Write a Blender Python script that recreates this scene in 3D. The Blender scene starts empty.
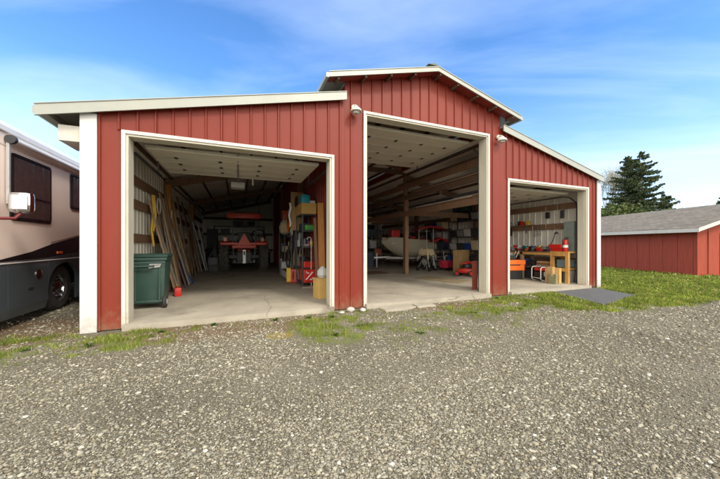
import bpy, bmesh, math, random
import numpy as np
from mathutils import Vector, Matrix, Quaternion
random.seed(7); rng = np.random.default_rng(11)
SC = bpy.context.scene; COL = SC.collection
R = math.radians

# ------------------------------------------------------------------ materials
MATS = {}
def nt(name):
    m = bpy.data.materials.new(name); m.use_nodes = True
    n = m.node_tree.nodes; l = m.node_tree.links
    return m, n, l, n['Principled BSDF']
def mat(name, col, rough=.6, metal=0., var=.18, scale=6., bump=.0, bscale=40., stretch=(1,1,1), dirt=0., dirtcol=(.12,.1,.07), spec=.5):
    """procedural paint / plastic / wood: two noise layers move the base colour, a third gives relief"""
    if name in MATS: return MATS[name]
    m, n, l, b = nt(name)
    tc = n.new('ShaderNodeTexCoord'); mp = n.new('ShaderNodeMapping'); mp.inputs['Scale'].default_value = stretch
    l.new(tc.outputs['Object'], mp.inputs['Vector'])
    nz = n.new('ShaderNodeTexNoise'); nz.inputs['Scale'].default_value = scale; nz.inputs['Detail'].default_value = 6; nz.inputs['Roughness'].default_value = .65
    l.new(mp.outputs[0], nz.inputs['Vector'])
    cr = n.new('ShaderNodeValToRGB'); e = cr.color_ramp.elements
    e[0].position = .3; e[1].position = .7
    e[0].color = tuple(c*(1-var) for c in col)+(1,); e[1].color = tuple(min(1, c*(1+var)) for c in col)+(1,)
    l.new(nz.outputs['Fac'], cr.inputs['Fac']); out = cr.outputs['Color']
    if dirt > 0:
        n2 = n.new('ShaderNodeTexNoise'); n2.inputs['Scale'].default_value = scale*.35; n2.inputs['Detail'].default_value = 9; n2.inputs['Roughness'].default_value = .75
        l.new(mp.outputs[0], n2.inputs['Vector'])
        r2 = n.new('ShaderNodeValToRGB'); r2.color_ramp.elements[0].position = .5; r2.color_ramp.elements[1].position = .72
        r2.color_ramp.elements[0].color = (0,0,0,1); r2.color_ramp.elements[1].color = (dirt,)*3+(1,)
        l.new(n2.outputs['Fac'], r2.inputs['Fac'])
        mx = n.new('ShaderNodeMix'); mx.data_type = 'RGBA'; mx.inputs['B'].default_value = dirtcol+(1,)
        l.new(r2.outputs['Color'], mx.inputs['Factor']); l.new(out, mx.inputs['A']); out = mx.outputs['Result']
    l.new(out, b.inputs['Base Color'])
    b.inputs['Roughness'].default_value = rough; b.inputs['Metallic'].default_value = metal
    b.inputs['Specular IOR Level'].default_value = spec
    if bump > 0:
        n3 = n.new('ShaderNodeTexNoise'); n3.inputs['Scale'].default_value = bscale; n3.inputs['Detail'].default_value = 5
        l.new(mp.outputs[0], n3.inputs['Vector'])
        bp = n.new('ShaderNodeBump'); bp.inputs['Strength'].default_value = bump; bp.inputs['Distance'].default_value = .01
        l.new(n3.outputs['Fac'], bp.inputs['Height']); l.new(bp.outputs[0], b.inputs['Normal'])
    MATS[name] = m; return m
def island_mat(name, stops, rough=.8, noise=0.0, nscale=30, trans=0.0):
    """every little island (stone, blade, leaf) takes its own colour from a ramp"""
    m, n, l, b = nt(name)
    g = n.new('ShaderNodeNewGeometry'); cr = n.new('ShaderNodeValToRGB'); e = cr.color_ramp.elements
    while len(e) < len(stops): e.new(.5)
    for i, (p, c) in enumerate(stops): e[i].position = p; e[i].color = tuple(c)+(1,)
    l.new(g.outputs['Random Per Island'], cr.inputs['Fac']); out = cr.outputs['Color']
    if noise:
        tc = n.new('ShaderNodeTexCoord'); nz = n.new('ShaderNodeTexNoise'); nz.inputs['Scale'].default_value = nscale; nz.inputs['Detail'].default_value = 4
        l.new(tc.outputs['Object'], nz.inputs['Vector'])
        mr = n.new('ShaderNodeMapRange'); mr.inputs['From Min'].default_value = .3; mr.inputs['From Max'].default_value = .7
        mr.inputs['To Min'].default_value = 1-noise; mr.inputs['To Max'].default_value = 1+noise
        l.new(nz.outputs['Fac'], mr.inputs['Value'])
        vm = n.new('ShaderNodeVectorMath'); vm.operation = 'SCALE'; l.new(out, vm.inputs[0]); l.new(mr.outputs[0], vm.inputs['Scale']); out = vm.outputs[0]
    l.new(out, b.inputs['Base Color']); b.inputs['Roughness'].default_value = rough
    b.inputs['Specular IOR Level'].default_value = .25
    if trans:
        tr = n.new('ShaderNodeBsdfTranslucent'); l.new(out, tr.inputs['Color'])
        ms = n.new('ShaderNodeMixShader'); ms.inputs[0].default_value = trans
        l.new(b.outputs[0], ms.inputs[1]); l.new(tr.outputs[0], ms.inputs[2])
        l.new(ms.outputs[0], n['Material Output'].inputs['Surface'])
    MATS[name] = m; return m
def wood(name, col, rough=.75, var=.28): return mat(name, col, rough, var=var, scale=3.5, stretch=(9,9,.9), bump=.25, bscale=30, dirt=.35, dirtcol=tuple(c*.45 for c in col))

RED = mat('red_metal_siding', (.18,.020,.009), .5, var=.08, scale=1.3, bump=.06, bscale=3, dirt=.28, dirtcol=(.27,.055,.028), stretch=(1,1,.35), spec=.35)
def splash(m):
    n = m.node_tree.nodes; l = m.node_tree.links; b = n['Principled BSDF']; src = b.inputs['Base Color'].links[0].from_socket
    tc = n.new('ShaderNodeTexCoord'); sp = n.new('ShaderNodeSeparateXYZ'); l.new(tc.outputs['Object'], sp.inputs[0])
    nz = n.new('ShaderNodeTexNoise'); nz.inputs['Scale'].default_value = 9; nz.inputs['Detail'].default_value = 8; nz.inputs['Roughness'].default_value = .8; l.new(tc.outputs['Object'], nz.inputs['Vector'])
    mr = n.new('ShaderNodeMapRange'); mr.inputs['From Min'].default_value = 0; mr.inputs['From Max'].default_value = .6; mr.inputs['To Min'].default_value = .36; mr.inputs['To Max'].default_value = -.1; l.new(sp.outputs['Z'], mr.inputs['Value'])
    ad = n.new('ShaderNodeMath'); ad.operation = 'ADD'; l.new(mr.outputs[0], ad.inputs[0]); l.new(nz.outputs['Fac'], ad.inputs[1])
    m2 = n.new('ShaderNodeMapRange'); m2.inputs['From Min'].default_value = .62; m2.inputs['From Max'].default_value = 1.0; m2.inputs['To Max'].default_value = .6; l.new(ad.outputs[0], m2.inputs['Value'])
    mx = n.new('ShaderNodeMix'); mx.data_type = 'RGBA'; mx.inputs['B'].default_value = (.21,.15,.09,1); l.new(m2.outputs[0], mx.inputs['Factor']); l.new(src, mx.inputs['A']); l.new(mx.outputs['Result'], b.inputs['Base Color'])
splash(RED)
REDIN = mat('red_metal_inside', (.24,.034,.026), .55, var=.1, scale=2)
CORN = mat('white_corner_trim', (.56,.565,.56), .5, var=.04, scale=2, dirt=.35, dirtcol=(.46,.42,.34), stretch=(3,3,.6))
TRIM = mat('white_painted_trim', (.56,.545,.495), .5, var=.05, scale=2, dirt=.5, dirtcol=(.42,.37,.27), bump=.1, bscale=12, stretch=(3,3,.6))
CREAM = mat('cream_door_panel', (.62,.59,.50), .5, var=.05, scale=1.5, dirt=.3, dirtcol=(.4,.36,.28))
ROOFM = mat('galvanised_roof_metal', (.31,.325,.295), .45, .35, var=.08, scale=1.2, dirt=.3, dirtcol=(.35,.32,.26))
LINING = mat('bare_metal_siding', (.72,.71,.64), .5, .1, var=.1, scale=1.2, dirt=.45, dirtcol=(.30,.27,.20), stretch=(1,1,.3))
INSUL = mat('white_roof_lining', (.80,.77,.69), .7, var=.1, scale=1.2, dirt=.4, dirtcol=(.38,.34,.26))
WD_D = wood('old_brown_lumber', (.12,.07,.045)); WD_M = wood('brown_lumber', (.20,.115,.065)); WD_T = wood('tan_lumber', (.36,.25,.15))
WD_G = wood('grey_weathered_lumber', (.25,.22,.18)); WD_Y = wood('yellow_pine', (.48,.26,.07)); WD_O = wood('orange_pine', (.42,.19,.05))
STEEL = mat('dull_steel', (.42,.42,.41), .4, .8, var=.12); CHROME = mat('bright_chrome', (.5,.5,.5), .12, 1., var=.03)
BLACK = mat('black_plastic', (.022,.022,.024), .45, var=.25); RUBBER = mat('black_rubber', (.03,.029,.028), .8, var=.3, bump=.3, bscale=60)
DARKM = mat('dark_grey_metal', (.07,.072,.08), .45, .4, var=.2); GREY = mat('grey_plastic', (.22,.23,.24), .5, var=.12); LGREY = mat('light_grey_plastic', (.5,.5,.49), .5, var=.08)
WHITE = mat('white_plastic', (.75,.75,.72), .45, var=.05, dirt=.2); GREEN = mat('dark_green_plastic', (.026,.062,.05), .5, var=.15, scale=4, dirt=.35, dirtcol=(.10,.12,.09), bump=.15, bscale=80)
REDP = mat('red_paint', (.50,.018,.012), .35, var=.1, dirt=.2, dirtcol=(.25,.02,.012)); ORANGE = mat('orange_plastic', (.85,.16,.015), .45, var=.08)
TRED = mat('tractor_orange_red', (.80,.055,.02), .38, var=.08, dirt=.2); YEL = mat('yellow_plastic', (.65,.42,.03), .5); BLUE = mat('blue_plastic', (.02,.06,.22), .5, var=.15)
TURQ = mat('turquoise_plastic', (.01,.33,.45), .4); CARD = mat('brown_cardboard', (.40,.25,.11), .85, var=.1, scale=5, dirt=.2, dirtcol=(.25,.15,.07)); CARDY = mat('yellow_cardboard', (.52,.33,.10), .85, var=.08)
CLOTH_T = mat('tan_cloth', (.52,.43,.27), .95, var=.15, bump=.4, bscale=120); CLOTH_R = mat('red_fabric', (.40,.02,.02), .9, var=.15); PINK = mat('pink_red_plastic', (.65,.045,.09), .4)
NAVY = mat('navy_plastic', (.03,.04,.075), .5, var=.2); GRN2 = mat('leaf_green_plastic', (.05,.25,.04), .5); BROWNP = mat('rust_brown_fabric', (.28,.085,.035), .85)
HULL = mat('cream_boat_hull', (.44,.41,.31), .35, var=.05, dirt=.3, dirtcol=(.4,.36,.26)); GALV = mat('galvanised_steel', (.55,.56,.56), .45, .6, var=.12)
RUG_T = mat('tan_rug', (.25,.20,.11), .95, var=.2, scale=12, bump=.5, bscale=200); RUG_B = mat('brown_rug', (.14,.075,.045), .95, var=.25, scale=12, bump=.5, bscale=200)
RV_C = mat('champagne_gloss_paint', (.80,.67,.60), .22, var=.03, scale=1.5); RV_W = mat('white_gelcoat', (.78,.77,.74), .3, var=.04, dirt=.15)
RV_D = mat('dark_slate_paint', (.065,.08,.09), .14, .1, var=.08, scale=2); RV_K = mat('black_gloss_stripe', (.012,.012,.014), .2, var=.1); GLASS = mat('dark_tinted_glass', (.02,.02,.022), .06, var=.1)
CURT = mat('curtain_behind_glass', (.075,.048,.045), .22, var=.2); AMBER = mat('amber_lens', (.75,.14,.015), .25)
SHROOF = mat('grey_asphalt_shingles', (.17,.148,.115), .95, var=.2, scale=9, bump=.5, bscale=60, dirt=.5, dirtcol=(.12,.12,.10)); SHRED = mat('weathered_red_boards', (.29,.046,.022), .75, var=.2, scale=3, stretch=(5,5,.5), bump=.2, dirt=.45, dirtcol=(.20,.04,.03))
def shingles(m):
    n = m.node_tree.nodes; l = m.node_tree.links; b = n['Principled BSDF']; src = b.inputs['Base Color'].links[0].from_socket
    tc = n.new('ShaderNodeTexCoord'); sp = n.new('ShaderNodeSeparateXYZ'); cb = n.new('ShaderNodeCombineXYZ'); l.new(tc.outputs['Object'], sp.inputs[0]); l.new(sp.outputs['Y'], cb.inputs['X']); l.new(sp.outputs['X'], cb.inputs['Y'])
    br = n.new('ShaderNodeTexBrick'); br.inputs['Scale'].default_value = 1; br.inputs['Brick Width'].default_value = .3; br.inputs['Row Height'].default_value = .14; br.inputs['Mortar Size'].default_value = .008
    br.inputs['Color1'].default_value = (.75,.75,.75,1); br.inputs['Color2'].default_value = (1.2,1.2,1.2,1); br.inputs['Mortar'].default_value = (.45,.45,.45,1); l.new(cb.outputs[0], br.inputs['Vector'])
    mx = n.new('ShaderNodeMix'); mx.data_type = 'RGBA'; mx.blend_type = 'MULTIPLY'; mx.inputs['Factor'].default_value = 1; l.new(src, mx.inputs['A']); l.new(br.outputs['Color'], mx.inputs['B']); l.new(mx.outputs['Result'], b.inputs['Base Color'])
shingles(SHROOF)
BARK = mat('tree_bark', (.11,.085,.065), .95, var=.3, scale=5, bump=.6, bscale=20)

# ------------------------------------------------------------------ mesh builder
class MB:
    def __init__(s): s.v = []; s.f = []
    def add(s, vs, fs):
        o = len(s.v); s.v += [tuple(v) for v in vs]; s.f += [tuple(i+o for i in f) for f in fs]; return s
    def box(s, x0, x1, y0, y1, z0, z1):
        return s.add([(x,y,z) for z in (z0,z1) for y in (y0,y1) for x in (x0,x1)], [(0,2,3,1),(4,5,7,6),(0,1,5,4),(2,6,7,3),(0,4,6,2),(1,3,7,5)])
    def cbox(s, c, d, rz=0, rx=0, ry=0):
        M = Matrix.Rotation(rz,3,'Z') @ Matrix.Rotation(rx,3,'X') @ Matrix.Rotation(ry,3,'Y')
        vs = [Vector(c)+M@Vector((x*d[0]/2,y*d[1]/2,z*d[2]/2)) for z in (-1,1) for y in (-1,1) for x in (-1,1)]
        return s.add(vs, [(0,2,3,1),(4,5,7,6),(0,1,5,4),(2,6,7,3),(0,4,6,2),(1,3,7,5)])
    def beam(s, a, b, w, h, up=(0,0,1)):
        a = Vector(a); b = Vector(b); d = (b-a).normalized(); u = Vector(up)
        if abs(d.dot(u)) > .98: u = Vector((0,1,0))
        r = d.cross(u).normalized(); u = r.cross(d)
        vs = [p+r*(i*w/2)+u*(j*h/2) for p in (a,b) for i,j in ((-1,-1),(1,-1),(1,1),(-1,1))]
        return s.add(vs, [(3,2,1,0),(4,5,6,7),(0,1,5,4),(1,2,6,5),(2,3,7,6),(3,0,4,7)])
    def tube(s, pts, r, n=8, closed=False):
        pts = [Vector(p) for p in pts]; k = len(pts); rr = r if isinstance(r,(list,tuple)) else [r]*k
        vs = []; prev = None
        for i,p in enumerate(pts):
            if closed: d = pts[(i+1)%k]-pts[i-1]
            else: d = pts[min(i+1,k-1)]-pts[max(i-1,0)]
            d.normalize()
            if prev is None:
                a = d.cross(Vector((0,0,1)))
                if a.length < .1: a = d.cross(Vector((0,1,0)))
            else: a = prev - d*prev.dot(d)
            a.normalize(); prev = a; b = d.cross(a)
            vs += [p+(a*math.cos(t)+b*math.sin(t))*rr[i] for t in [2*math.pi*j/n for j in range(n)]]
        fs = []
        for i in range(k if closed else k-1):
            i2 = (i+1)%k
            fs += [(i*n+j, i*n+(j+1)%n, i2*n+(j+1)%n, i2*n+j) for j in range(n)]
        if not closed: fs += [tuple(range(n))[::-1], tuple((k-1)*n+j for j in range(n))]
        return s.add(vs, fs)
    def lathe(s, prof, c=(0,0,0), axis='Z', n=20, cap=True, ring=False):
        M = {'Z':Matrix.Identity(3),'X':Matrix.Rotation(math.pi/2,3,'Y'),'Y':Matrix.Rotation(-math.pi/2,3,'X')}[axis]
        vs = [Vector(c)+M@Vector((r*math.cos(2*math.pi*j/n), r*math.sin(2*math.pi*j/n), z)) for r,z in prof for j in range(n)]
        fs = [(i*n+j, i*n+(j+1)%n, (i+1)*n+(j+1)%n, (i+1)*n+j) for i in range(len(prof)-1) for j in range(n)]
        if ring:
            L = len(prof)-1; fs += [(L*n+j, L*n+(j+1)%n, (j+1)%n, j) for j in range(n)]
        elif cap: fs += [tuple(range(n))[::-1], tuple((len(prof)-1)*n+j for j in range(n))]
        return s.add(vs, fs)
    def prism(s, poly, axis, a, b):
        """poly of 2-D points extruded along axis from a to b (X: (y,z), Y: (x,z), Z: (x,y))"""
        f = {'X':lambda p,t:(t,p[0],p[1]),'Y':lambda p,t:(p[0],t,p[1]),'Z':lambda p,t:(p[0],p[1],t)}[axis]
        k = len(poly); vs = [f(p,a) for p in poly]+[f(p,b) for p in poly]
        return s.add(vs, [tuple(range(k)), tuple(range(k,2*k))[::-1]]+[(i,i+k,(i+1)%k+k,(i+1)%k) for i in range(k)])
    def build(s, name, m, parent=None, loc=(0,0,0), rot=0, bevel=0, smooth=False, off=None):
        me = bpy.data.meshes.new(name)
        v = s.v if off is None else [(a-off[0],b-off[1],c-off[2]) for a,b,c in s.v]
        me.from_pydata(v, [], s.f); me.materials.append(m)
        bm = bmesh.new(); bm.from_mesh(me); bmesh.ops.recalc_face_normals(bm, faces=bm.faces)
        if bevel:
            es = [e for e in bm.edges if len(e.link_faces)==2 and e.calc_face_angle(0) > .6]
            bmesh.ops.bevel(bm, geom=es, offset=bevel, segments=2, profile=.6, affect='EDGES', clamp_overlap=True)
        bm.to_mesh(me); bm.free()
        if smooth:
            me.polygons.foreach_set('use_smooth', [True]*len(me.polygons))
            try: me.set_sharp_from_angle(angle=R(38))
            except Exception: pass
        o = bpy.data.objects.new(name, me); COL.objects.link(o)
        o.location = loc; o.rotation_euler = (0,0,rot); o.parent = parent
        return o
def tag(o, label, cat, group=None):
    o['label'] = label; o['category'] = cat
    if group: o['group'] = group
    return o
def thing(name, label, cat, loc=(0,0,0), rz=0, group=None):
    o = bpy.data.objects.new(name, None); COL.objects.link(o); o.location = loc; o.rotation_euler = (0,0,rz); o.empty_display_size = .2
    return tag(o, label, cat, group)
def structure(o, kind='structure'): o['kind'] = kind; return o
def npmesh(name, V, F, m, smooth=False):
    """mesh straight from numpy arrays; F is (n,3) or (n,4)"""
    me = bpy.data.meshes.new(name); k = F.shape[1]
    me.vertices.add(len(V)); me.vertices.foreach_set('co', V.astype(np.float32).ravel())
    me.loops.add(F.size); me.loops.foreach_set('vertex_index', F.astype(np.int32).ravel())
    me.polygons.add(len(F)); me.polygons.foreach_set('loop_start', (np.arange(len(F))*k).astype(np.int32))
    me.update(calc_edges=True); me.materials.append(m)
    if smooth: me.polygons.foreach_set('use_smooth', [True]*len(F))
    o = bpy.data.objects.new(name, me); COL.objects.link(o); return o
def copy_tree(o, parent=None):
    c = o.copy(); COL.objects.link(c); c.parent = parent
    for ch in list(o.children): copy_tree(ch, c)
    return c

# ------------------------------------------------------------------ ground
def vnoise(x, y, s, seed=0):
    r = np.random.default_rng(seed); T = r.random((64,64))
    x = x*s+100; y = y*s+100; xi = np.floor(x).astype(int); yi = np.floor(y).astype(int); fx = x-xi; fy = y-yi
    fx = fx*fx*(3-2*fx); fy = fy*fy*(3-2*fy); g = lambda a,b: T[a%64,b%64]
    return (g(xi,yi)*(1-fx)+g(xi+1,yi)*fx)*(1-fy)+(g(xi,yi+1)*(1-fx)+g(xi+1,yi+1)*fx)*fy
def fbm(x, y, s, seed=0): return (vnoise(x,y,s,seed)*.5+vnoise(x,y,s*2.1,seed+1)*.27+vnoise(x,y,s*4.7,seed+2)*.15+vnoise(x,y,s*9.3,seed+3)*.08)
def sstep(a, b, t): t = np.clip((t-a)/(b-a),0,1); return t*t*(3-2*t)
def blob(x, y, cx, cy, rx, ry): return sstep(1.25, .55, np.sqrt(((x-cx)/rx)**2+((y-cy)/ry)**2))
PATCH = [(7.90,-.02),(9.75,-.10),(9.3,-1.30),(7.20,-1.72)]
def inpoly(x, y, P):
    w = np.zeros(x.shape, bool)
    for i in range(len(P)):
        (x1,y1),(x2,y2) = P[i],P[(i+1)%len(P)]
        c = ((y1>y)!=(y2>y)) & (x < (x2-x1)*(y-y1)/((y2-y1) or 1e-9)+x1); w ^= c
    return w
def grassd(x, y):
    n = fbm(x, y, .9, 3); n2 = fbm(x, y, 3.1, 9)
    g = blob(x,y,-2.1,-.5,1.9,.8)*1.05
    g = np.maximum(g, blob(x,y,1.4,-.95,.8,1.1)*.9); g = np.maximum(g, blob(x,y,2.0,-.25,.5,.4)*.8)
    g = np.maximum(g, blob(x,y,4.75,-.95,1.7,.62)*.85); g = np.maximum(g, blob(x,y,5.9,-.45,.75,.45)*.9)
    g = np.maximum(g, blob(x,y,2.9,-1.4,2.9,1.05)*.50)
    g = np.maximum(g, sstep(5.2,6.6,x)*sstep(-2.55,-1.9,y+ 1.1*(n-.5)))
    g = np.maximum(g, sstep(10.0,11.2,x)*sstep(-2.9,-2.2,y+1.2*(n-.5)))
    g = np.maximum(g, sstep(13.4,15.5,y)); g = np.maximum(g, sstep(-8,-11,x)*.9)
    g = np.maximum(g, .35*sstep(-1.6,-.6,y)*sstep(-1.5,0,x)*sstep(.0,-.5,y)); g = np.maximum(g, .36*sstep(-3.4,-1.0,y)*sstep(.3,.7,n))
    n3 = fbm(x, y, 7.3, 77); c2 = sstep(.30,.66,.55*n2+.45*n3); inner = np.maximum(sstep(6.2,7.6,x), 0)
    g = np.clip(g*(.18+1.35*c2+.5*inner)-.10+.3*(n-.5)*(g>.02), 0, 1)
    g = np.where(inpoly(x,y,PATCH), 0, g)
    g = np.where((x>-2.09)&(x<10.11)&(y>-.12)&(y<14.4), 0, g)
    return g
def height(x, y):
    h = .05*(fbm(x,y,.35,21)-.5)+.022*(fbm(x,y,1.7,25)-.5)
    k = np.clip(np.maximum(np.maximum(-2.3-x, x-10.3), np.maximum(-.25-y, y-14.6))/1.2, 0, 1)
    h = h*k - .004 + .0*x
    return h
def axis(lo, hi, step, far):
    a = list(np.arange(lo, hi, step)); s = step
    while a[-1] < far: s *= 1.35; a.append(a[-1]+s)
    b = []; s = step; v = lo
    while v > -far: s *= 1.35; v -= s; b.append(v)
    return np.array(b[::-1]+a)
gx = axis(-5, 16, .09, 900); gy = axis(-5.6, 5, .09, 900)
GX, GY = np.meshgrid(gx, gy, indexing='ij'); GZ = height(GX, GY)
V = np.stack([GX.ravel(), GY.ravel(), GZ.ravel()], 1); ny = len(gy); I, J = np.meshgrid(np.arange(len(gx)-1), np.arange(ny-1), indexing='ij'); I = I.ravel(); J = J.ravel()
F = np.stack([I*ny+J, (I+1)*ny+J, (I+1)*ny+J+1, I*ny+J+1], 1)
def ground_mat():
    m, n, l, b = nt('gravel_and_turf')
    def N(t, **k):
        q = n.new(t)
        for a, v in k.items(): setattr(q, a, v)
        return q
    tc = N('ShaderNodeTexCoord')
    vo = N('ShaderNodeTexVoronoi'); vo.inputs['Scale'].default_value = 95; l.new(tc.outputs['Object'], vo.inputs['Vector'])
    sp = N('ShaderNodeSeparateColor'); l.new(vo.outputs['Color'], sp.inputs[0])
    cr = N('ShaderNodeValToRGB'); e = cr.color_ramp.elements
    for _ in range(3): e.new(.5)
    for i,(p,c) in enumerate([(0,(.14,.122,.084)),(.3,(.235,.213,.15)),(.6,(.30,.274,.20)),(.85,(.35,.325,.245)),(1,(.46,.43,.35))]): e[i].position = p; e[i].color = c+(1,)
    l.new(sp.outputs[0], cr.inputs['Fac'])
    edge = N('ShaderNodeMapRange'); edge.inputs['From Max'].default_value = .5; edge.inputs['To Min'].default_value = 1.1; edge.inputs['To Max'].default_value = .55
    l.new(vo.outputs['Distance'], edge.inputs['Value'])
    big = N('ShaderNodeTexNoise'); big.inputs['Scale'].default_value = .8; big.inputs['Detail'].default_value = 7; l.new(tc.outputs['Object'], big.inputs['Vector'])
    bm_ = N('ShaderNodeMapRange'); bm_.inputs['From Min'].default_value = .3; bm_.inputs['From Max'].default_value = .7; bm_.inputs['To Min'].default_value = .72; bm_.inputs['To Max'].default_value = 1.2
    l.new(big.outputs['Fac'], bm_.inputs['Value'])
    mu = N('ShaderNodeMath', operation='MULTIPLY'); l.new(edge.outputs[0], mu.inputs[0]); l.new(bm_.outputs[0], mu.inputs[1])
    gv = N('ShaderNodeVectorMath', operation='SCALE'); l.new(cr.outputs[0], gv.inputs[0]); l.new(mu.outputs[0], gv.inputs['Scale'])
    at = N('ShaderNodeAttribute', attribute_name='turf'); a2 = N('ShaderNodeAttribute', attribute_name='moss'); a3 = N('ShaderNodeAttribute', attribute_name='soil')
    fn = N('ShaderNodeTexNoise'); fn.inputs['Scale'].default_value = 14; fn.inputs['Detail'].default_value = 8; l.new(tc.outputs['Object'], fn.inputs['Vector'])
    tcol = N('ShaderNodeValToRGB'); t = tcol.color_ramp.elements; t[0].position=.3; t[1].position=.72
    t[0].color = (.07,.11,.018,1); t[1].color = (.20,.22,.055,1); l.new(fn.outputs['Fac'], tcol.inputs['Fac'])
    def brk(attr, lo=.35, hi=.6):
        ad = N('ShaderNodeMath', operation='ADD'); sb = N('ShaderNodeMath', operation='SUBTRACT'); sb.inputs[1].default_value = .5
        l.new(fn.outputs['Fac'], sb.inputs[0]); l.new(attr.outputs['Fac'], ad.inputs[0]); l.new(sb.outputs[0], ad.inputs[1])
        mr = N('ShaderNodeMapRange'); mr.inputs['From Min'].default_value = lo; mr.inputs['From Max'].default_value = hi; l.new(ad.outputs[0], mr.inputs['Value']); return mr.outputs[0]
    def mix(a, bb, f):
        q = N('ShaderNodeMix', data_type='RGBA'); l.new(f, q.inputs['Factor']); l.new(a, q.inputs['A'])
        if isinstance(bb, tuple): q.inputs['B'].default_value = bb+(1,)
        else: l.new(bb, q.inputs['B'])
        return q.outputs['Result']
    c = mix(gv.outputs[0], (.16,.10,.055), brk(a3,.45,1.0)); c = mix(c, (.27,.20,.035), brk(a2)); c = mix(c, tcol.outputs[0], brk(at,.5,1.05))
    l.new(c, b.inputs['Base Color']); b.inputs['Roughness'].default_value = .95; b.inputs['Specular IOR Level'].default_value = .2
    inv = N('ShaderNodeMath', operation='SUBTRACT'); inv.inputs[0].default_value = 1; l.new(vo.outputs['Distance'], inv.inputs[1])
    bp = N('ShaderNodeBump'); bp.inputs['Strength'].default_value = .9; bp.inputs['Distance'].default_value = .012; l.new(inv.outputs[0], bp.inputs['Height'])
    l.new(bp.outputs[0], b.inputs['Normal']); return m
ground = structure(npmesh('ground', V, F, ground_mat(), True))
soil = np.maximum(blob(GX,GY,-.1,-.5,2.3,.75)*.85, blob(GX,GY,-3.0,.3,1.2,1.2)*.9); soil = np.maximum(soil, blob(GX,GY,4.7,-.5,1.9,.45)*.9)
for nm, arr in (('turf', grassd(GX,GY)), ('moss', blob(GX,GY,.55,-1.2,.22,.2)*.9+.0*GX), ('soil', soil)):
    a = ground.data.attributes.new(nm, 'FLOAT', 'POINT'); a.data.foreach_set('value', arr.ravel().astype(np.float32))

# gravel stones (uncountable): dense near the lens, thinner with distance
CX, CY = 0., -5.54
def ico():
    p = (1+5**.5)/2
    v = np.array([(-1,p,0),(1,p,0),(-1,-p,0),(1,-p,0),(0,-1,p),(0,1,p),(0,-1,-p),(0,1,-p),(p,0,-1),(p,0,1),(-p,0,-1),(-p,0,1)])/math.sqrt(1+p*p)
    f = np.array([(0,11,5),(0,5,1),(0,1,7),(0,7,10),(0,10,11),(1,5,9),(5,11,4),(11,10,2),(10,7,6),(7,1,8),(3,9,4),(3,4,2),(3,2,6),(3,6,8),(3,8,9),(4,9,5),(2,4,11),(6,2,10),(8,6,7),(9,8,1)])
    return v, f
def stones(n):
    r = np.exp(rng.uniform(math.log(1.1), math.log(17), n)); th = rng.uniform(R(-72), R(88), n)
    x = CX+r*np.sin(th+R(8)); y = CY+r*np.cos(th+R(8))
    g = grassd(x, y); den = .62+.5*sstep(.36,.6,fbm(x,y,.7,61)); den = den*(1-.55*np.exp(-((y+2.75-.04*x+.15*np.sin(x*.7))/.22)**2))*(1-.5*np.exp(-((y+4.35-.04*x+.15*np.sin(x*.7))/.24)**2)); keep = (rng.random(n) < den) & (rng.random(n) > g*1.5) & ~inpoly(x,y,PATCH) & ~((x>-2.12)&(x<10.13)&(y>-.13)&(y<14.4)) & (y < 6) & ~((x<-3.1)&(y>0)&(rng.random(n)<.5))
    x, y, r = x[keep], y[keep], r[keep]; n = len(x)
    s = np.exp(rng.normal(math.log(.0050), .52, n)); s = np.clip(s, .003, .019)*np.clip(.62+r*.13, .8, 2.1)
    big = rng.random(n) < .003; s = np.where(big, rng.uniform(.011,.019,n), s)
    base, f = ico(); P = base[None]*rng.uniform(.72,1.28,(n,12,1))
    sc = np.stack([rng.uniform(.8,1.45,n), rng.uniform(.7,1.1,n), rng.uniform(.35,.65,n)],1)*s[:,None]
    P = P*sc[:,None,:]
    a = rng.uniform(0,2*math.pi,n); t = rng.normal(0,.3,n)
    ct, st = np.cos(t)[:,None], np.sin(t)[:,None]
    Y = P[...,1]*ct-P[...,2]*st; Z = P[...,1]*st+P[...,2]*ct; X = P[...,0]
    ca, sa = np.cos(a)[:,None], np.sin(a)[:,None]
    zz = height(x,y)+s*.12+rng.uniform(0,.004,n)
    Vv = np.stack([X*ca-Y*sa+x[:,None], X*sa+Y*ca+y[:,None], Z+zz[:,None]],2).reshape(-1,3)
    Ff = (f[None]+(np.arange(n)*12)[:,None,None]).reshape(-1,3)
    return Vv, Ff
Vs, Fs = stones(450000)
GRAV = island_mat('loose_gravel_stones', [(0,(.10,.086,.06)),(.25,(.20,.178,.125)),(.5,(.29,.262,.19)),(.7,(.22,.214,.175)),(.88,(.34,.315,.24)),(.98,(.42,.395,.32)),(1,(.56,.54,.47))], .85, .18, 90)
structure(npmesh('gravel', Vs, Fs, GRAV), 'stuff')

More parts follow.
